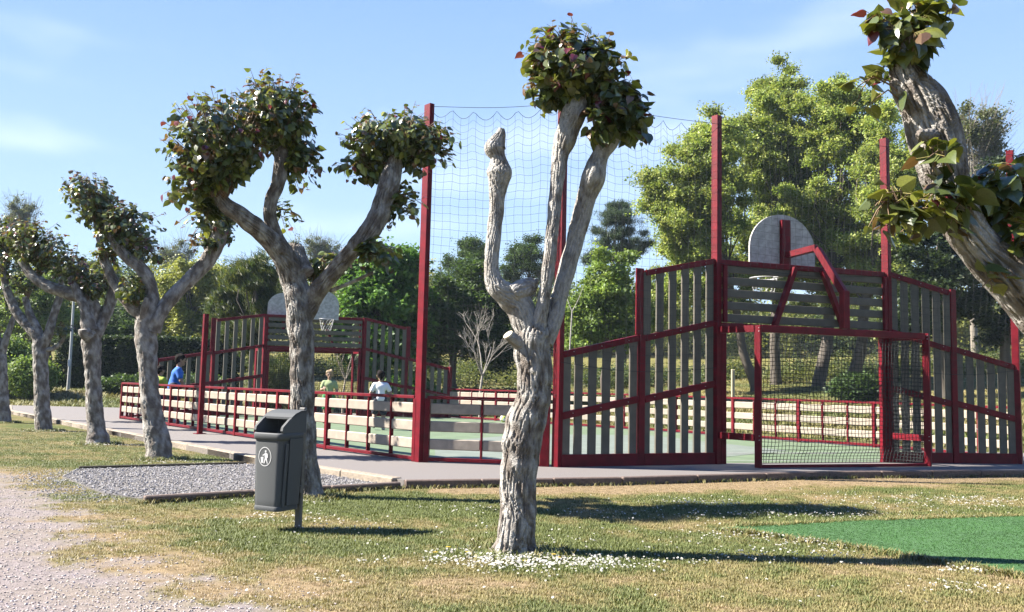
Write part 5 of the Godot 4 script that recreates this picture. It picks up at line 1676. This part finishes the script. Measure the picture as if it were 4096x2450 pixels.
func shrubs() -> void:
	bush("clipped_hedge", "long dark clipped hedge with a flat top beyond the path at the left", Vector3(-15.9, 0, -38.3), Vector3(3.9, 2.25, 0.8), "yew", 9000, true)
	bush("shrub", "rounded green bush at the far left edge beyond the path", Vector3(-18.6, 0, -33.6), Vector3(1.0, 1.7, 0.9), "mid", 1400)
	bush("shrub", "taller green bush behind the leftmost pollards", Vector3(-20.4, 0, -34.6), Vector3(1.5, 2.5, 1.2), "mid", 2200)
	bush("shrub", "low dark shrub in front of the hedge by the lamp pole", Vector3(-15.6, 0, -35.6), Vector3(1.7, 0.75, 0.6), "dark", 1000)
	bush("shrub", "low dark shrub in front of the hedge beside the barrier corner", Vector3(-12.8, 0, -35.2), Vector3(1.3, 0.95, 0.6), "dark", 900)
	bush("shrub", "dark rounded shrub on the meadow seen through the goal net", Vector3(12.2, 0, -30.3), Vector3(0.95, 0.95, 0.7), "dark", 1100)
	bush("shrub", "low hedge bank on the meadow behind the leafless sapling", Vector3(-0.2, 0, -34.0), Vector3(4.2, 0.75, 0.7), "dark", 2200)
	bush("shrub", "dark shrub behind the far goal's left post", Vector3(-8.6, 0, -31.5), Vector3(1.1, 2.0, 0.9), "feather", 1500)
	bush("shrub", "green shrub behind the far goal's right wing", Vector3(-3.9, 0, -32.0), Vector3(1.3, 1.5, 0.9), "rich", 1500)

func twiggy(V: PackedVector3Array, N: PackedVector3Array, CC: PackedColorArray, I: PackedInt32Array, from: Vector3, dir: Vector3, long: float, r: float, depth: int, origin: Vector3, col: Color) -> void:
	var mid := from + dir * long * 0.5 + any_dir() * long * 0.05
	var to := from + dir * long + any_dir() * long * 0.06
	tube(V, N, CC, I, [v4(from, r), v4(mid, r * 0.8), v4(to, r * 0.5)], long * 0.34, 5, origin, 0.0, 0.0, 0.0, false, col)
	if depth == 0:
		return
	for i in (3 if depth > 1 else 4):
		var f := rng.randf_range(0.35, 1.0)
		var p := from.lerp(mid, f * 2.0) if f < 0.5 else mid.lerp(to, f * 2.0 - 1.0)
		var side := any_dir()
		side = (side - dir * side.dot(dir)).normalized()
		twiggy(V, N, CC, I, p, (dir * 0.85 + side * rng.randf_range(0.35, 0.75) + Vector3(0, 0.18, 0)).normalized(), long * rng.randf_range(0.5, 0.75), maxf(r * 0.52, 0.005), depth - 1, origin, col)

func saplings() -> void:
	for s in [["bare_sapling", "pale leafless sapling standing behind the far barrier", -1.0, -29.6, 1.45, 5, 0.045, 4, Color(0.22, 0.2, 0.17)], ["bare_sapling", "thin pale sapling behind the far goal opening", -5.85, -30.5, 1.2, 4, 0.035, 3, Color(0.22, 0.19, 0.15)], ["bare_sapling", "slender pale stem between the middle pollard and the near goal wing", 2.1, -30.5, 3.7, 2, 0.03, 1, Color(0.25, 0.23, 0.2)]]:
		rng.seed = hash(s[1])
		var base := Vector3(s[2], ground_y(s[2], s[3]), s[3])
		var t := thing(s[0], s[1], "sapling", base)
		var V := PackedVector3Array()
		var N := PackedVector3Array()
		var CC := PackedColorArray()
		var I := PackedInt32Array()
		var fork: Vector3 = base + Vector3(0.04, s[4], 0)
		tube(V, N, CC, I, [v4(base - Vector3(0, 0.1, 0), s[6] * 1.3), v4(base + Vector3(-0.03, s[4] * 0.5, 0), s[6]), v4(fork, s[6] * 0.85)], 0.3, 8, base, 0.0, 0.0, 0.0, true, s[8])
		part(t, "trunk", commit(V, N, CC, I), M.twig)
		V = PackedVector3Array()
		N = PackedVector3Array()
		CC = PackedColorArray()
		I = PackedInt32Array()
		for i in s[5]:
			var a: float = TAU * i / s[5] + rng.randf() * 0.8
			twiggy(V, N, CC, I, fork, Vector3(cos(a) * 0.42, 1.0, sin(a) * 0.42).normalized(), rng.randf_range(0.9, 1.5), s[6] * 0.55, s[7] - 1, base, s[8])
		part(t, "branches", commit(V, N, CC, I), M.twig)
	var p := Vector3(-18.35, ground_y(-18.35, -36.0), -36.0)
	var t := thing("lamp_pole", "slim pale lamp pole beside the dark hedge at the far left", "lamp post", p)
	part(t, "pole", pipe_mesh([Vector4(0, -0.1, 0, 0.075), Vector4(0, 1.4, 0, 0.06), Vector4(-0.03, 4.2, 0, 0.045)], 0.5, 10), plain(lin(0.3192, 0.3268, 0.3192), 0.5))
	part(t, "hatch", box(0.1, 0.3, 0.03), plain(lin(0.532, 0.532, 0.5168), 0.5), Transform3D(Basis.IDENTITY, Vector3(0, 1.2, 0.07)))
	part(t, "lantern", pipe_mesh([Vector4(-0.03, 4.2, 0, 0.05), Vector4(0.12, 4.28, 0.1, 0.07), Vector4(0.5, 4.3, 0.3, 0.05)], 0.12, 10), plain(lin(0.228, 0.228, 0.228), 0.5))
	p = Vector3(6.18, ground_y(6.18, -24.0), -24.0)
	t = thing("stake", "pale wooden stake in the meadow seen left of the near goal", "stake", p)
	part(t, "shaft", box(0.09, 1.75, 0.09, 0.015), plain(lin(0.2736, 0.2356, 0.152), 0.9), Transform3D(Basis.IDENTITY, Vector3(0, 0.8, 0)))
	part(t, "tip", box(0.092, 0.04, 0.092, 0.015), plain(lin(0.342, 0.304, 0.2128), 0.9), Transform3D(Basis.IDENTITY, Vector3(0, 1.69, 0)))

# ---------------------------------------------------------------- people
# bones: [from, to, radius at from, radius at to]; joined with a smooth minimum and meshed as surface nets
func net(bones: Array, cell: float, k: float, clips := []) -> ArrayMesh:
	var lo := Vector3.ONE * 1e9
	var hi := Vector3.ONE * -1e9
	for b in bones:
		for e in [0, 1]:
			var r: float = b[2 + e] + k + cell * 2.0
			lo = lo.min(b[e] - Vector3.ONE * r)
			hi = hi.max(b[e] + Vector3.ONE * r)
	var nx := int((hi.x - lo.x) / cell) + 2
	var ny := int((hi.y - lo.y) / cell) + 2
	var nz := int((hi.z - lo.z) / cell) + 2
	var f := PackedFloat32Array()
	f.resize(nx * ny * nz)
	f.fill(1.0)
	for b in bones:
		var a: Vector3 = b[0]
		var ab: Vector3 = b[1] - b[0]
		var ra: float = b[2]
		var dr: float = b[3] - b[2]
		var inv := 1.0 / maxf(ab.length_squared(), 1e-9)
		var pad := maxf(b[2], b[3]) + k + cell * 1.5
		var l: Vector3 = (b[0].min(b[1]) - Vector3.ONE * pad - lo) / cell
		var h: Vector3 = (b[0].max(b[1]) + Vector3.ONE * pad - lo) / cell
		for z in range(maxi(0, int(l.z)), mini(nz, int(h.z) + 2)):
			for y in range(maxi(0, int(l.y)), mini(ny, int(h.y) + 2)):
				var row := (z * ny + y) * nx
				for x in range(maxi(0, int(l.x)), mini(nx, int(h.x) + 2)):
					var p := lo + Vector3(x, y, z) * cell - a
					var t := clampf(p.dot(ab) * inv, 0.0, 1.0)
					var d := (p - ab * t).length() - ra - dr * t
					var o := f[row + x]
					var m := maxf(k - absf(o - d), 0.0) / k
					f[row + x] = minf(o, d) - m * m * k * 0.25
	for c in clips:
		for z in nz:
			for y in ny:
				for x in nx:
					var i := (z * ny + y) * nx + x
					if f[i] < 0.2:
						f[i] = maxf(f[i], (lo + Vector3(x, y, z) * cell - c[0]).dot(c[1]))
	var at := {}
	var V := PackedVector3Array()
	for z in nz - 1:
		for y in ny - 1:
			for x in nx - 1:
				var i := (z * ny + y) * nx + x
				var inside := 0
				var s := [f[i], f[i + 1], f[i + nx], f[i + nx + 1], f[i + nx * ny], f[i + nx * ny + 1], f[i + nx * ny + nx], f[i + nx * ny + nx + 1]]
				for q in s:
					inside += 1 if q < 0.0 else 0
				if inside == 0 or inside == 8:
					continue
				var sum := Vector3.ZERO
				var n := 0
				for e in [[0, 1], [2, 3], [4, 5], [6, 7], [0, 2], [1, 3], [4, 6], [5, 7], [0, 4], [1, 5], [2, 6], [3, 7]]:
					var a: float = s[e[0]]
					var b: float = s[e[1]]
					if (a < 0.0) != (b < 0.0):
						var pa := Vector3(e[0] & 1, (e[0] >> 1) & 1, e[0] >> 2)
						var pb := Vector3(e[1] & 1, (e[1] >> 1) & 1, e[1] >> 2)
						sum += pa.lerp(pb, a / (a - b))
						n += 1
				at[i] = V.size()
				V.append(lo + (Vector3(x, y, z) + sum / n) * cell)
	var I := PackedInt32Array()
	var step := [1, nx, nx * ny]
	for i in at:
		for axis in 3:
			var j: int = i + step[axis]
			if (f[i] < 0.0) == (f[j] < 0.0):
				continue
			var u: int = step[(axis + 1) % 3]
			var v: int = step[(axis + 2) % 3]
			if not (at.has(i - u) and at.has(i - v) and at.has(i - u - v)):
				continue
			var q := [at[i], at[i - u], at[i - u - v], at[i - v]]
			if f[i] < 0.0:
				I.append_array([q[0], q[2], q[1], q[0], q[3], q[2]])
			else:
				I.append_array([q[0], q[1], q[2], q[0], q[2], q[3]])
	var N := PackedVector3Array()
	N.resize(V.size())
	for i in range(0, I.size(), 3):
		var n := (V[I[i + 2]] - V[I[i]]).cross(V[I[i + 1]] - V[I[i]])
		for j in 3:
			N[I[i + j]] += n
	for i in N.size():
		N[i] = N[i].normalized()
	return commit(V, N, PackedColorArray(), I)

func add_net(st: SurfaceTool, m: ArrayMesh) -> void:
	st.append_from(m, 0, Transform3D.IDENTITY)

# a hand: palm and five unequal fingers, curled about by bend
func hand(wrist: Vector3, dir: Vector3, back: Vector3, size: float, thumb_side: float, bend: float) -> Array:
	var out := []
	var x := dir.cross(back).normalized() * thumb_side
	var palm := wrist + dir * 0.045 * size
	out.append([wrist, palm, 0.022 * size, 0.026 * size])
	for i in 4:
		var w := (1.5 - i) * 0.0185 * size
		var root := palm + dir * 0.02 * size + x * w
		out.append([wrist + x * w * 0.5, root, 0.016 * size, 0.0125 * size])
		var long: float = [0.068, 0.076, 0.07, 0.056][i] * size
		var d1 := (dir - back * bend * 0.5).normalized()
		var d2 := (dir - back * bend * 1.5).normalized()
		var k := root + d1 * long * 0.5
		out.append([root, k, 0.0095 * size, 0.0088 * size])
		out.append([k, k + d2 * long * 0.5, 0.0088 * size, 0.0075 * size])
	var base := wrist + dir * 0.018 * size + x * 0.02 * size
	var tip := base + (dir * 0.6 + x * 0.75).normalized() * 0.035 * size
	out.append([base, tip, 0.013 * size, 0.0105 * size])
	out.append([tip, tip + (dir * 0.9 + x * 0.2 - back * 0.3).normalized() * 0.028 * size, 0.0105 * size, 0.008 * size])
	return out

# turn: 0 faces +z (the camera). joints are given in the person's own axes: x to their left as seen from the camera
func person(label: String, at: Vector3, turn: float, tall: float, pose: Dictionary, shirt: Material, shorts: Material, hair: Material, shoes: Material) -> void:
	var t := thing("person", label, "person", at, "children at the court")
	t.rotation.y = turn
	var s := tall / 1.4
	var lean: Vector3 = pose.get("lean", Vector3.ZERO)
	var hip := Vector3(0, 0.72, 0) * s + lean * 0.1
	var waist := Vector3(0, 0.84, 0) * s + lean * 0.35
	var chest := Vector3(0, 1.0, 0.005) * s + lean * 0.75
	var neck := Vector3(0, 1.135, -0.005) * s + lean * 1.05
	var head := Vector3(0, 1.285, 0.012) * s + lean * 1.25
	var body := [
		[hip + Vector3(-0.055, 0, 0) * s, hip + Vector3(0.055, 0, 0) * s, 0.085 * s, 0.085 * s],
		[hip, waist, 0.09 * s, 0.085 * s], [waist, chest, 0.088 * s, 0.10 * s],
		[chest + Vector3(-0.05, 0.02, 0) * s, chest + Vector3(0.05, 0.02, 0) * s, 0.088 * s, 0.088 * s],
		[chest + Vector3(-0.115, 0.075, 0) * s, chest + Vector3(0.115, 0.075, 0) * s, 0.045 * s, 0.045 * s],
		[chest, neck, 0.07 * s, 0.042 * s], [neck, head - Vector3(0, 0.05, 0) * s, 0.042 * s, 0.042 * s]]
	var shirt_b := [[hip + Vector3(-0.04, 0.02, 0) * s, hip + Vector3(0.04, 0.02, 0) * s, 0.108 * s, 0.108 * s], [hip, waist, 0.108 * s, 0.105 * s], [waist, chest, 0.105 * s, 0.115 * s], [chest + Vector3(-0.05, 0.02, 0) * s, chest + Vector3(0.05, 0.02, 0) * s, 0.10 * s, 0.10 * s], [chest + Vector3(-0.12, 0.08, 0) * s, chest + Vector3(0.12, 0.08, 0) * s, 0.056 * s, 0.056 * s], [chest, neck - Vector3(0, 0.02, 0) * s, 0.08 * s, 0.055 * s]]
	var shorts_b := [[hip + Vector3(-0.05, 0.03, 0) * s, hip + Vector3(0.05, 0.03, 0) * s, 0.1 * s, 0.1 * s]]
	var st := SurfaceTool.new()
	st.begin(Mesh.PRIMITIVE_TRIANGLES)
	var shoe_at := []
	for side in [-1.0, 1.0]:
		var i := 0 if side < 0.0 else 1
		var sh := chest + Vector3(side * 0.15, 0.07, 0) * s
		var el: Vector3 = sh + pose.elbow[i] * s
		var wr: Vector3 = el + pose.wrist[i] * s
		body.append([sh, el, 0.042 * s, 0.033 * s])
		body.append([el, wr, 0.034 * s, 0.023 * s])
		shirt_b.append([sh, sh.lerp(el, 0.62), 0.056 * s, 0.058 * s])
		var d := (wr - el).normalized()
		var back: Vector3 = pose.get("back", Vector3(side, 0, 0.2))
		back = (back - d * back.dot(d)).normalized()
		add_net(st, net(hand(wr, d, back, s * 0.98, 1.0 if side > 0.0 else -1.0, pose.get("curl", 0.5)), 0.0065, 0.006))
		var hj := hip + Vector3(side * 0.075, -0.02, 0) * s
		var kn: Vector3 = hj + pose.knee[i] * s
		var an: Vector3 = kn + pose.ankle[i] * s
		body.append([hj, kn, 0.075 * s, 0.05 * s])
		body.append([kn, an, 0.052 * s, 0.032 * s])
		body.append([kn.lerp(an, 0.3) + Vector3(0, 0, -0.012) * s, kn.lerp(an, 0.55), 0.045 * s, 0.036 * s])
		shorts_b.append([hj, hj.lerp(kn, 0.85), 0.092 * s, 0.086 * s])
		var toe := an + Vector3(side * 0.02, -0.035, 0.13) * s
		var heel := an + Vector3(0, -0.03, -0.03) * s
		shoe_at.append([[heel, toe, 0.042 * s, 0.034 * s], [an + Vector3(0, 0.01, 0) * s, heel, 0.04 * s, 0.042 * s], [an + Vector3(0, -0.01, 0.02) * s, toe, 0.04 * s, 0.032 * s]])
	add_net(st, net(body, 0.0165, 0.03 * s))
	# head with face
	var hb := [[head + Vector3(0, 0.03, -0.012) * s, head + Vector3(0, 0.02, 0.005) * s, 0.088 * s, 0.085 * s], [head + Vector3(0, -0.045, 0.02) * s, head + Vector3(0, -0.075, 0.038) * s, 0.062 * s, 0.04 * s], [head + Vector3(0, 0.0, 0.085) * s, head + Vector3(0, -0.03, 0.106) * s, 0.008 * s, 0.014 * s], [head + Vector3(-0.018, -0.062, 0.076) * s, head + Vector3(0.018, -0.062, 0.076) * s, 0.009 * s, 0.009 * s], [head + Vector3(-0.03, 0.026, 0.079) * s, head + Vector3(0.03, 0.026, 0.079) * s, 0.011 * s, 0.011 * s], [head - Vector3(0, 0.02, 0.03) * s, neck, 0.05 * s, 0.042 * s]]
	for side in [-1.0, 1.0]:
		hb.append([head + Vector3(side * 0.088, 0.012, -0.006) * s, head + Vector3(side * 0.086, -0.02, 0.0) * s, 0.016 * s, 0.012 * s])
	add_net(st, net(hb, 0.0075, 0.014 * s))
	part(t, "body", st.commit(), M.skin)
	for side in [-1.0, 1.0]:
		part(t, "eye", ball(Vector3.ZERO, 0.009 * s, 6, 8), M.hair_dark, Transform3D(Basis.IDENTITY, head + Vector3(side * 0.032, 0.006, 0.083) * s))
	part(t, "mouth", box(0.034 * s, 0.006, 0.008), plain(lin(0.228, 0.076, 0.0608), 0.6), Transform3D(Basis.IDENTITY, head + Vector3(0, -0.058, 0.086) * s))
	part(t, "hair", net([[head + Vector3(0, 0.04, -0.022) * s, head + Vector3(0, 0.034, -0.005) * s, 0.097 * s, 0.093 * s], [head + Vector3(-0.05, 0.07, 0.02) * s, head + Vector3(0.05, 0.075, 0.03) * s, 0.052 * s, 0.048 * s], [head + Vector3(0, -0.02, -0.06) * s, head + Vector3(0, -0.07, -0.05) * s, 0.055 * s, 0.035 * s], [head + Vector3(0.03, 0.12, 0.0) * s, head + Vector3(0.05, 0.135, 0.03) * s, 0.03 * s, 0.02 * s]], 0.01, 0.02 * s, [[head + Vector3(0, 0.035, 0.06) * s, Vector3(0, -0.62, 0.78)]]), hair)
	part(t, "shirt", net(shirt_b, 0.015, 0.03 * s, [[hip + Vector3(0, -0.05, 0) * s, Vector3(0, -1, 0)]]), shirt)
	part(t, "shorts", net(shorts_b, 0.016, 0.03 * s), shorts)
	for b in shoe_at:
		part(t, "shoe", net(b, 0.011, 0.012), shoes)

func make_people() -> void:
	var blue := plain(lin(0.008, 0.085, 0.34), 0.85)
	var lime := plain(lin(0.1976, 0.2736, 0.0228), 0.85)
	var white := plain(lin(0.55, 0.55, 0.57), 0.85)
	var green := plain(lin(0.00912, 0.1368, 0.038), 0.85)
	var pale := plain(lin(0.2128, 0.2584, 0.1216), 0.85)
	var navy := plain(lin(0.00912, 0.01064, 0.0228), 0.85)
	var shoe := plain(lin(0.266, 0.266, 0.266), 0.7)
	var stand := {"knee": [Vector3(-0.01, -0.33, 0.02), Vector3(0.01, -0.33, 0.02)], "ankle": [Vector3(0, -0.30, -0.02), Vector3(0, -0.30, -0.02)]}
	var floor_ := COURT + 0.004
	var p := stand.duplicate()
	p.merge({"elbow": [Vector3(-0.06, -0.2, 0.06), Vector3(0.06, -0.2, 0.06)], "wrist": [Vector3(0.03, -0.15, 0.12), Vector3(-0.03, -0.15, 0.12)], "lean": Vector3(0, -0.02, 0.1), "curl": 0.9})
	person("child in a blue shirt leaning on the top rail of the long barrier", Vector3(-8.02, floor_, -20.62), deg_to_rad(115.0), 1.66, p, blue, navy, M.hair_dark, shoe)
	p = stand.duplicate()
	p.merge({"elbow": [Vector3(-0.05, -0.19, 0.08), Vector3(0.05, -0.19, 0.08)], "wrist": [Vector3(0.03, -0.06, 0.17), Vector3(-0.03, -0.06, 0.17)], "curl": 0.9})
	person("small child in a lime yellow shirt at the barrier beside the blue shirted child", Vector3(-8.6, floor_, -21.25), deg_to_rad(150.0), 1.36, p, lime, navy, M.hair_dark, shoe)
	p = {"knee": [Vector3(-0.02, -0.33, 0.04), Vector3(0.04, -0.31, 0.10)], "ankle": [Vector3(0, -0.30, -0.03), Vector3(0.02, -0.27, -0.14)], "elbow": [Vector3(-0.10, -0.18, -0.02), Vector3(0.08, -0.19, -0.03)], "wrist": [Vector3(-0.03, -0.16, 0.08), Vector3(0.02, -0.15, 0.09)], "lean": Vector3(0, 0, 0.03)}
	person("child in a white shirt and dark shorts seen from behind on the court", Vector3(-2.98, floor_, -19.93), deg_to_rad(195.0), 1.34, p, white, navy, M.hair_dark, shoe)
	p = stand.duplicate()
	p.merge({"elbow": [Vector3(-0.05, -0.19, 0.03), Vector3(0.06, -0.19, 0.03)], "wrist": [Vector3(0.06, 0.03, 0.15), Vector3(0.02, -0.15, 0.06)]})
	person("fair haired child in pale green top and green shorts in the far goal", Vector3(-4.72, floor_, -22.6), deg_to_rad(8.0), 1.36, p, pale, green, M.hair_fair, shoe)

# ---------------------------------------------------------------- sky
func cloud_cover() -> ImageTexture:
	# thin streaks of high cloud, laid out as a full panorama
	var n := FastNoiseLite.new()
	n.frequency = 1.0
	n.fractal_octaves = 5
	n.seed = 44
	var w := 1024
	var h := 512
	var streaks := [[5.80, 0.30, 0.10, 0.022, 0.45], [5.70, 0.24, 0.16, 0.03, 0.4], [5.62, 0.17, 0.2, 0.03, 0.35]]
	var r := RandomNumberGenerator.new()
	r.seed = 6
	for i in 14:
		streaks.append([r.randf_range(0.6, 5.4), r.randf_range(0.1, 1.1), r.randf_range(0.1, 0.25), r.randf_range(0.02, 0.05), r.randf_range(0.3, 0.5)])
	var img := Image.create(w, h, false, Image.FORMAT_RGBA8)
	for y in h:
		var el := (0.5 - (y + 0.5) / h) * PI
		for x in w:
			if el < 0.0:
				img.set_pixel(x, y, Color(0, 0, 0, 0))
				continue
			var az := (x + 0.5) / w * TAU
			var v := n.get_noise_3d(cos(az) * 2.2, el * 13.0, sin(az) * 2.2) * 0.8 + n.get_noise_3d(cos(az) * 0.9 + 5.0, el * 3.0, sin(az) * 0.9) * 0.9
			for q in streaks:
				var da: float = wrapf(az - q[0], -PI, PI) / q[2]
				var de: float = (el - q[1] + 0.02 * n.get_noise_2d(az * 6.0, el * 9.0)) / q[3]
				v += q[4] * exp(-da * da - de * de)
			var a := smoothstep(0.12, 0.75, v)
			img.set_pixel(x, y, Color(1, 1, 1, clampf(a * 0.55, 0.0, 1.0)))
	return ImageTexture.create_from_image(img)

func make_light() -> void:
	var cam := Camera3D.new()
	cam.name = "camera"
	add_child(cam)
	cam.basis = Basis(Vector3.RIGHT, 0.08957632) * Basis(Vector3.BACK, 0.02304363)
	cam.position = Vector3(0, EYE, 0)
	cam.fov = rad_to_deg(2.0 * atan(1225.0 / 3450.0))
	cam.near = 0.05
	cam.far = 900.0
	cam.current = true
	var env := Environment.new()
	env.background_mode = Environment.BG_SKY
	var sm := ProceduralSkyMaterial.new()
	sm.sky_top_color = Color(0.23, 0.46, 0.82)
	sm.sky_horizon_color = Color(0.76, 0.87, 0.95)
	sm.sky_curve = 0.36
	sm.ground_bottom_color = Color(0.25, 0.24, 0.16)
	sm.ground_horizon_color = Color(0.60, 0.66, 0.62)
	sm.sun_angle_max = 12.0
	sm.sun_curve = 0.1
	sm.sky_cover = cloud_cover()
	sm.sky_cover_modulate = Color(0.62, 0.58, 0.54)
	var sky := Sky.new()
	sky.sky_material = sm
	env.sky = sky
	env.background_energy_multiplier = 0.31
	env.tonemap_mode = Environment.TONE_MAPPER_LINEAR
	env.tonemap_exposure = 4.8
	env.sdfgi_enabled = true
	env.ssao_enabled = true
	env.ssil_enabled = true
	env.fog_enabled = true
	env.fog_density = 0.0003
	env.fog_light_color = Color(0.78, 0.86, 0.93)
	var we := WorldEnvironment.new()
	we.name = "environment"
	we.environment = env
	add_child(we)
	var sun := DirectionalLight3D.new()
	sun.name = "sun"
	var el := deg_to_rad(SUN_UP)
	var flat_ := Vector2(1.0, 0.02).normalized()
	sun.basis = Basis.looking_at(Vector3(cos(el) * flat_.x, -sin(el), cos(el) * flat_.y), Vector3.UP)
	sun.light_energy = 1.6
	sun.light_color = Color(1.0, 0.972, 0.93)
	sun.light_angular_distance = 0.55
	sun.shadow_enabled = true
	add_child(sun)

func _ready() -> void:
	make_light()
	make_materials()
	make_ground()
	make_paths()
	make_court()
	make_leaf_shapes()
	pollard("main", "pollard with a bare hooked limb, two pale limbs and one leafy head, in the middle")
	pollard("bin", "forked pollard with two leafy heads directly behind the litter bin")
	pollard("third", "third pollard from the middle, three limbs, left of the bin tree")
	pollard("fourth", "fourth pollard from the middle, with a burr on its trunk")
	pollard("fifth", "fifth pollard from the middle, slim dark trunk near the left edge")
	pollard("sixth", "farthest pollard, cut off by the left edge of the view")
	pollard("edge", "thick leaning pollard entering from the right edge with large close leaves")
	make_wood()
	make_bin()
	make_people()
	make_ground_cover()
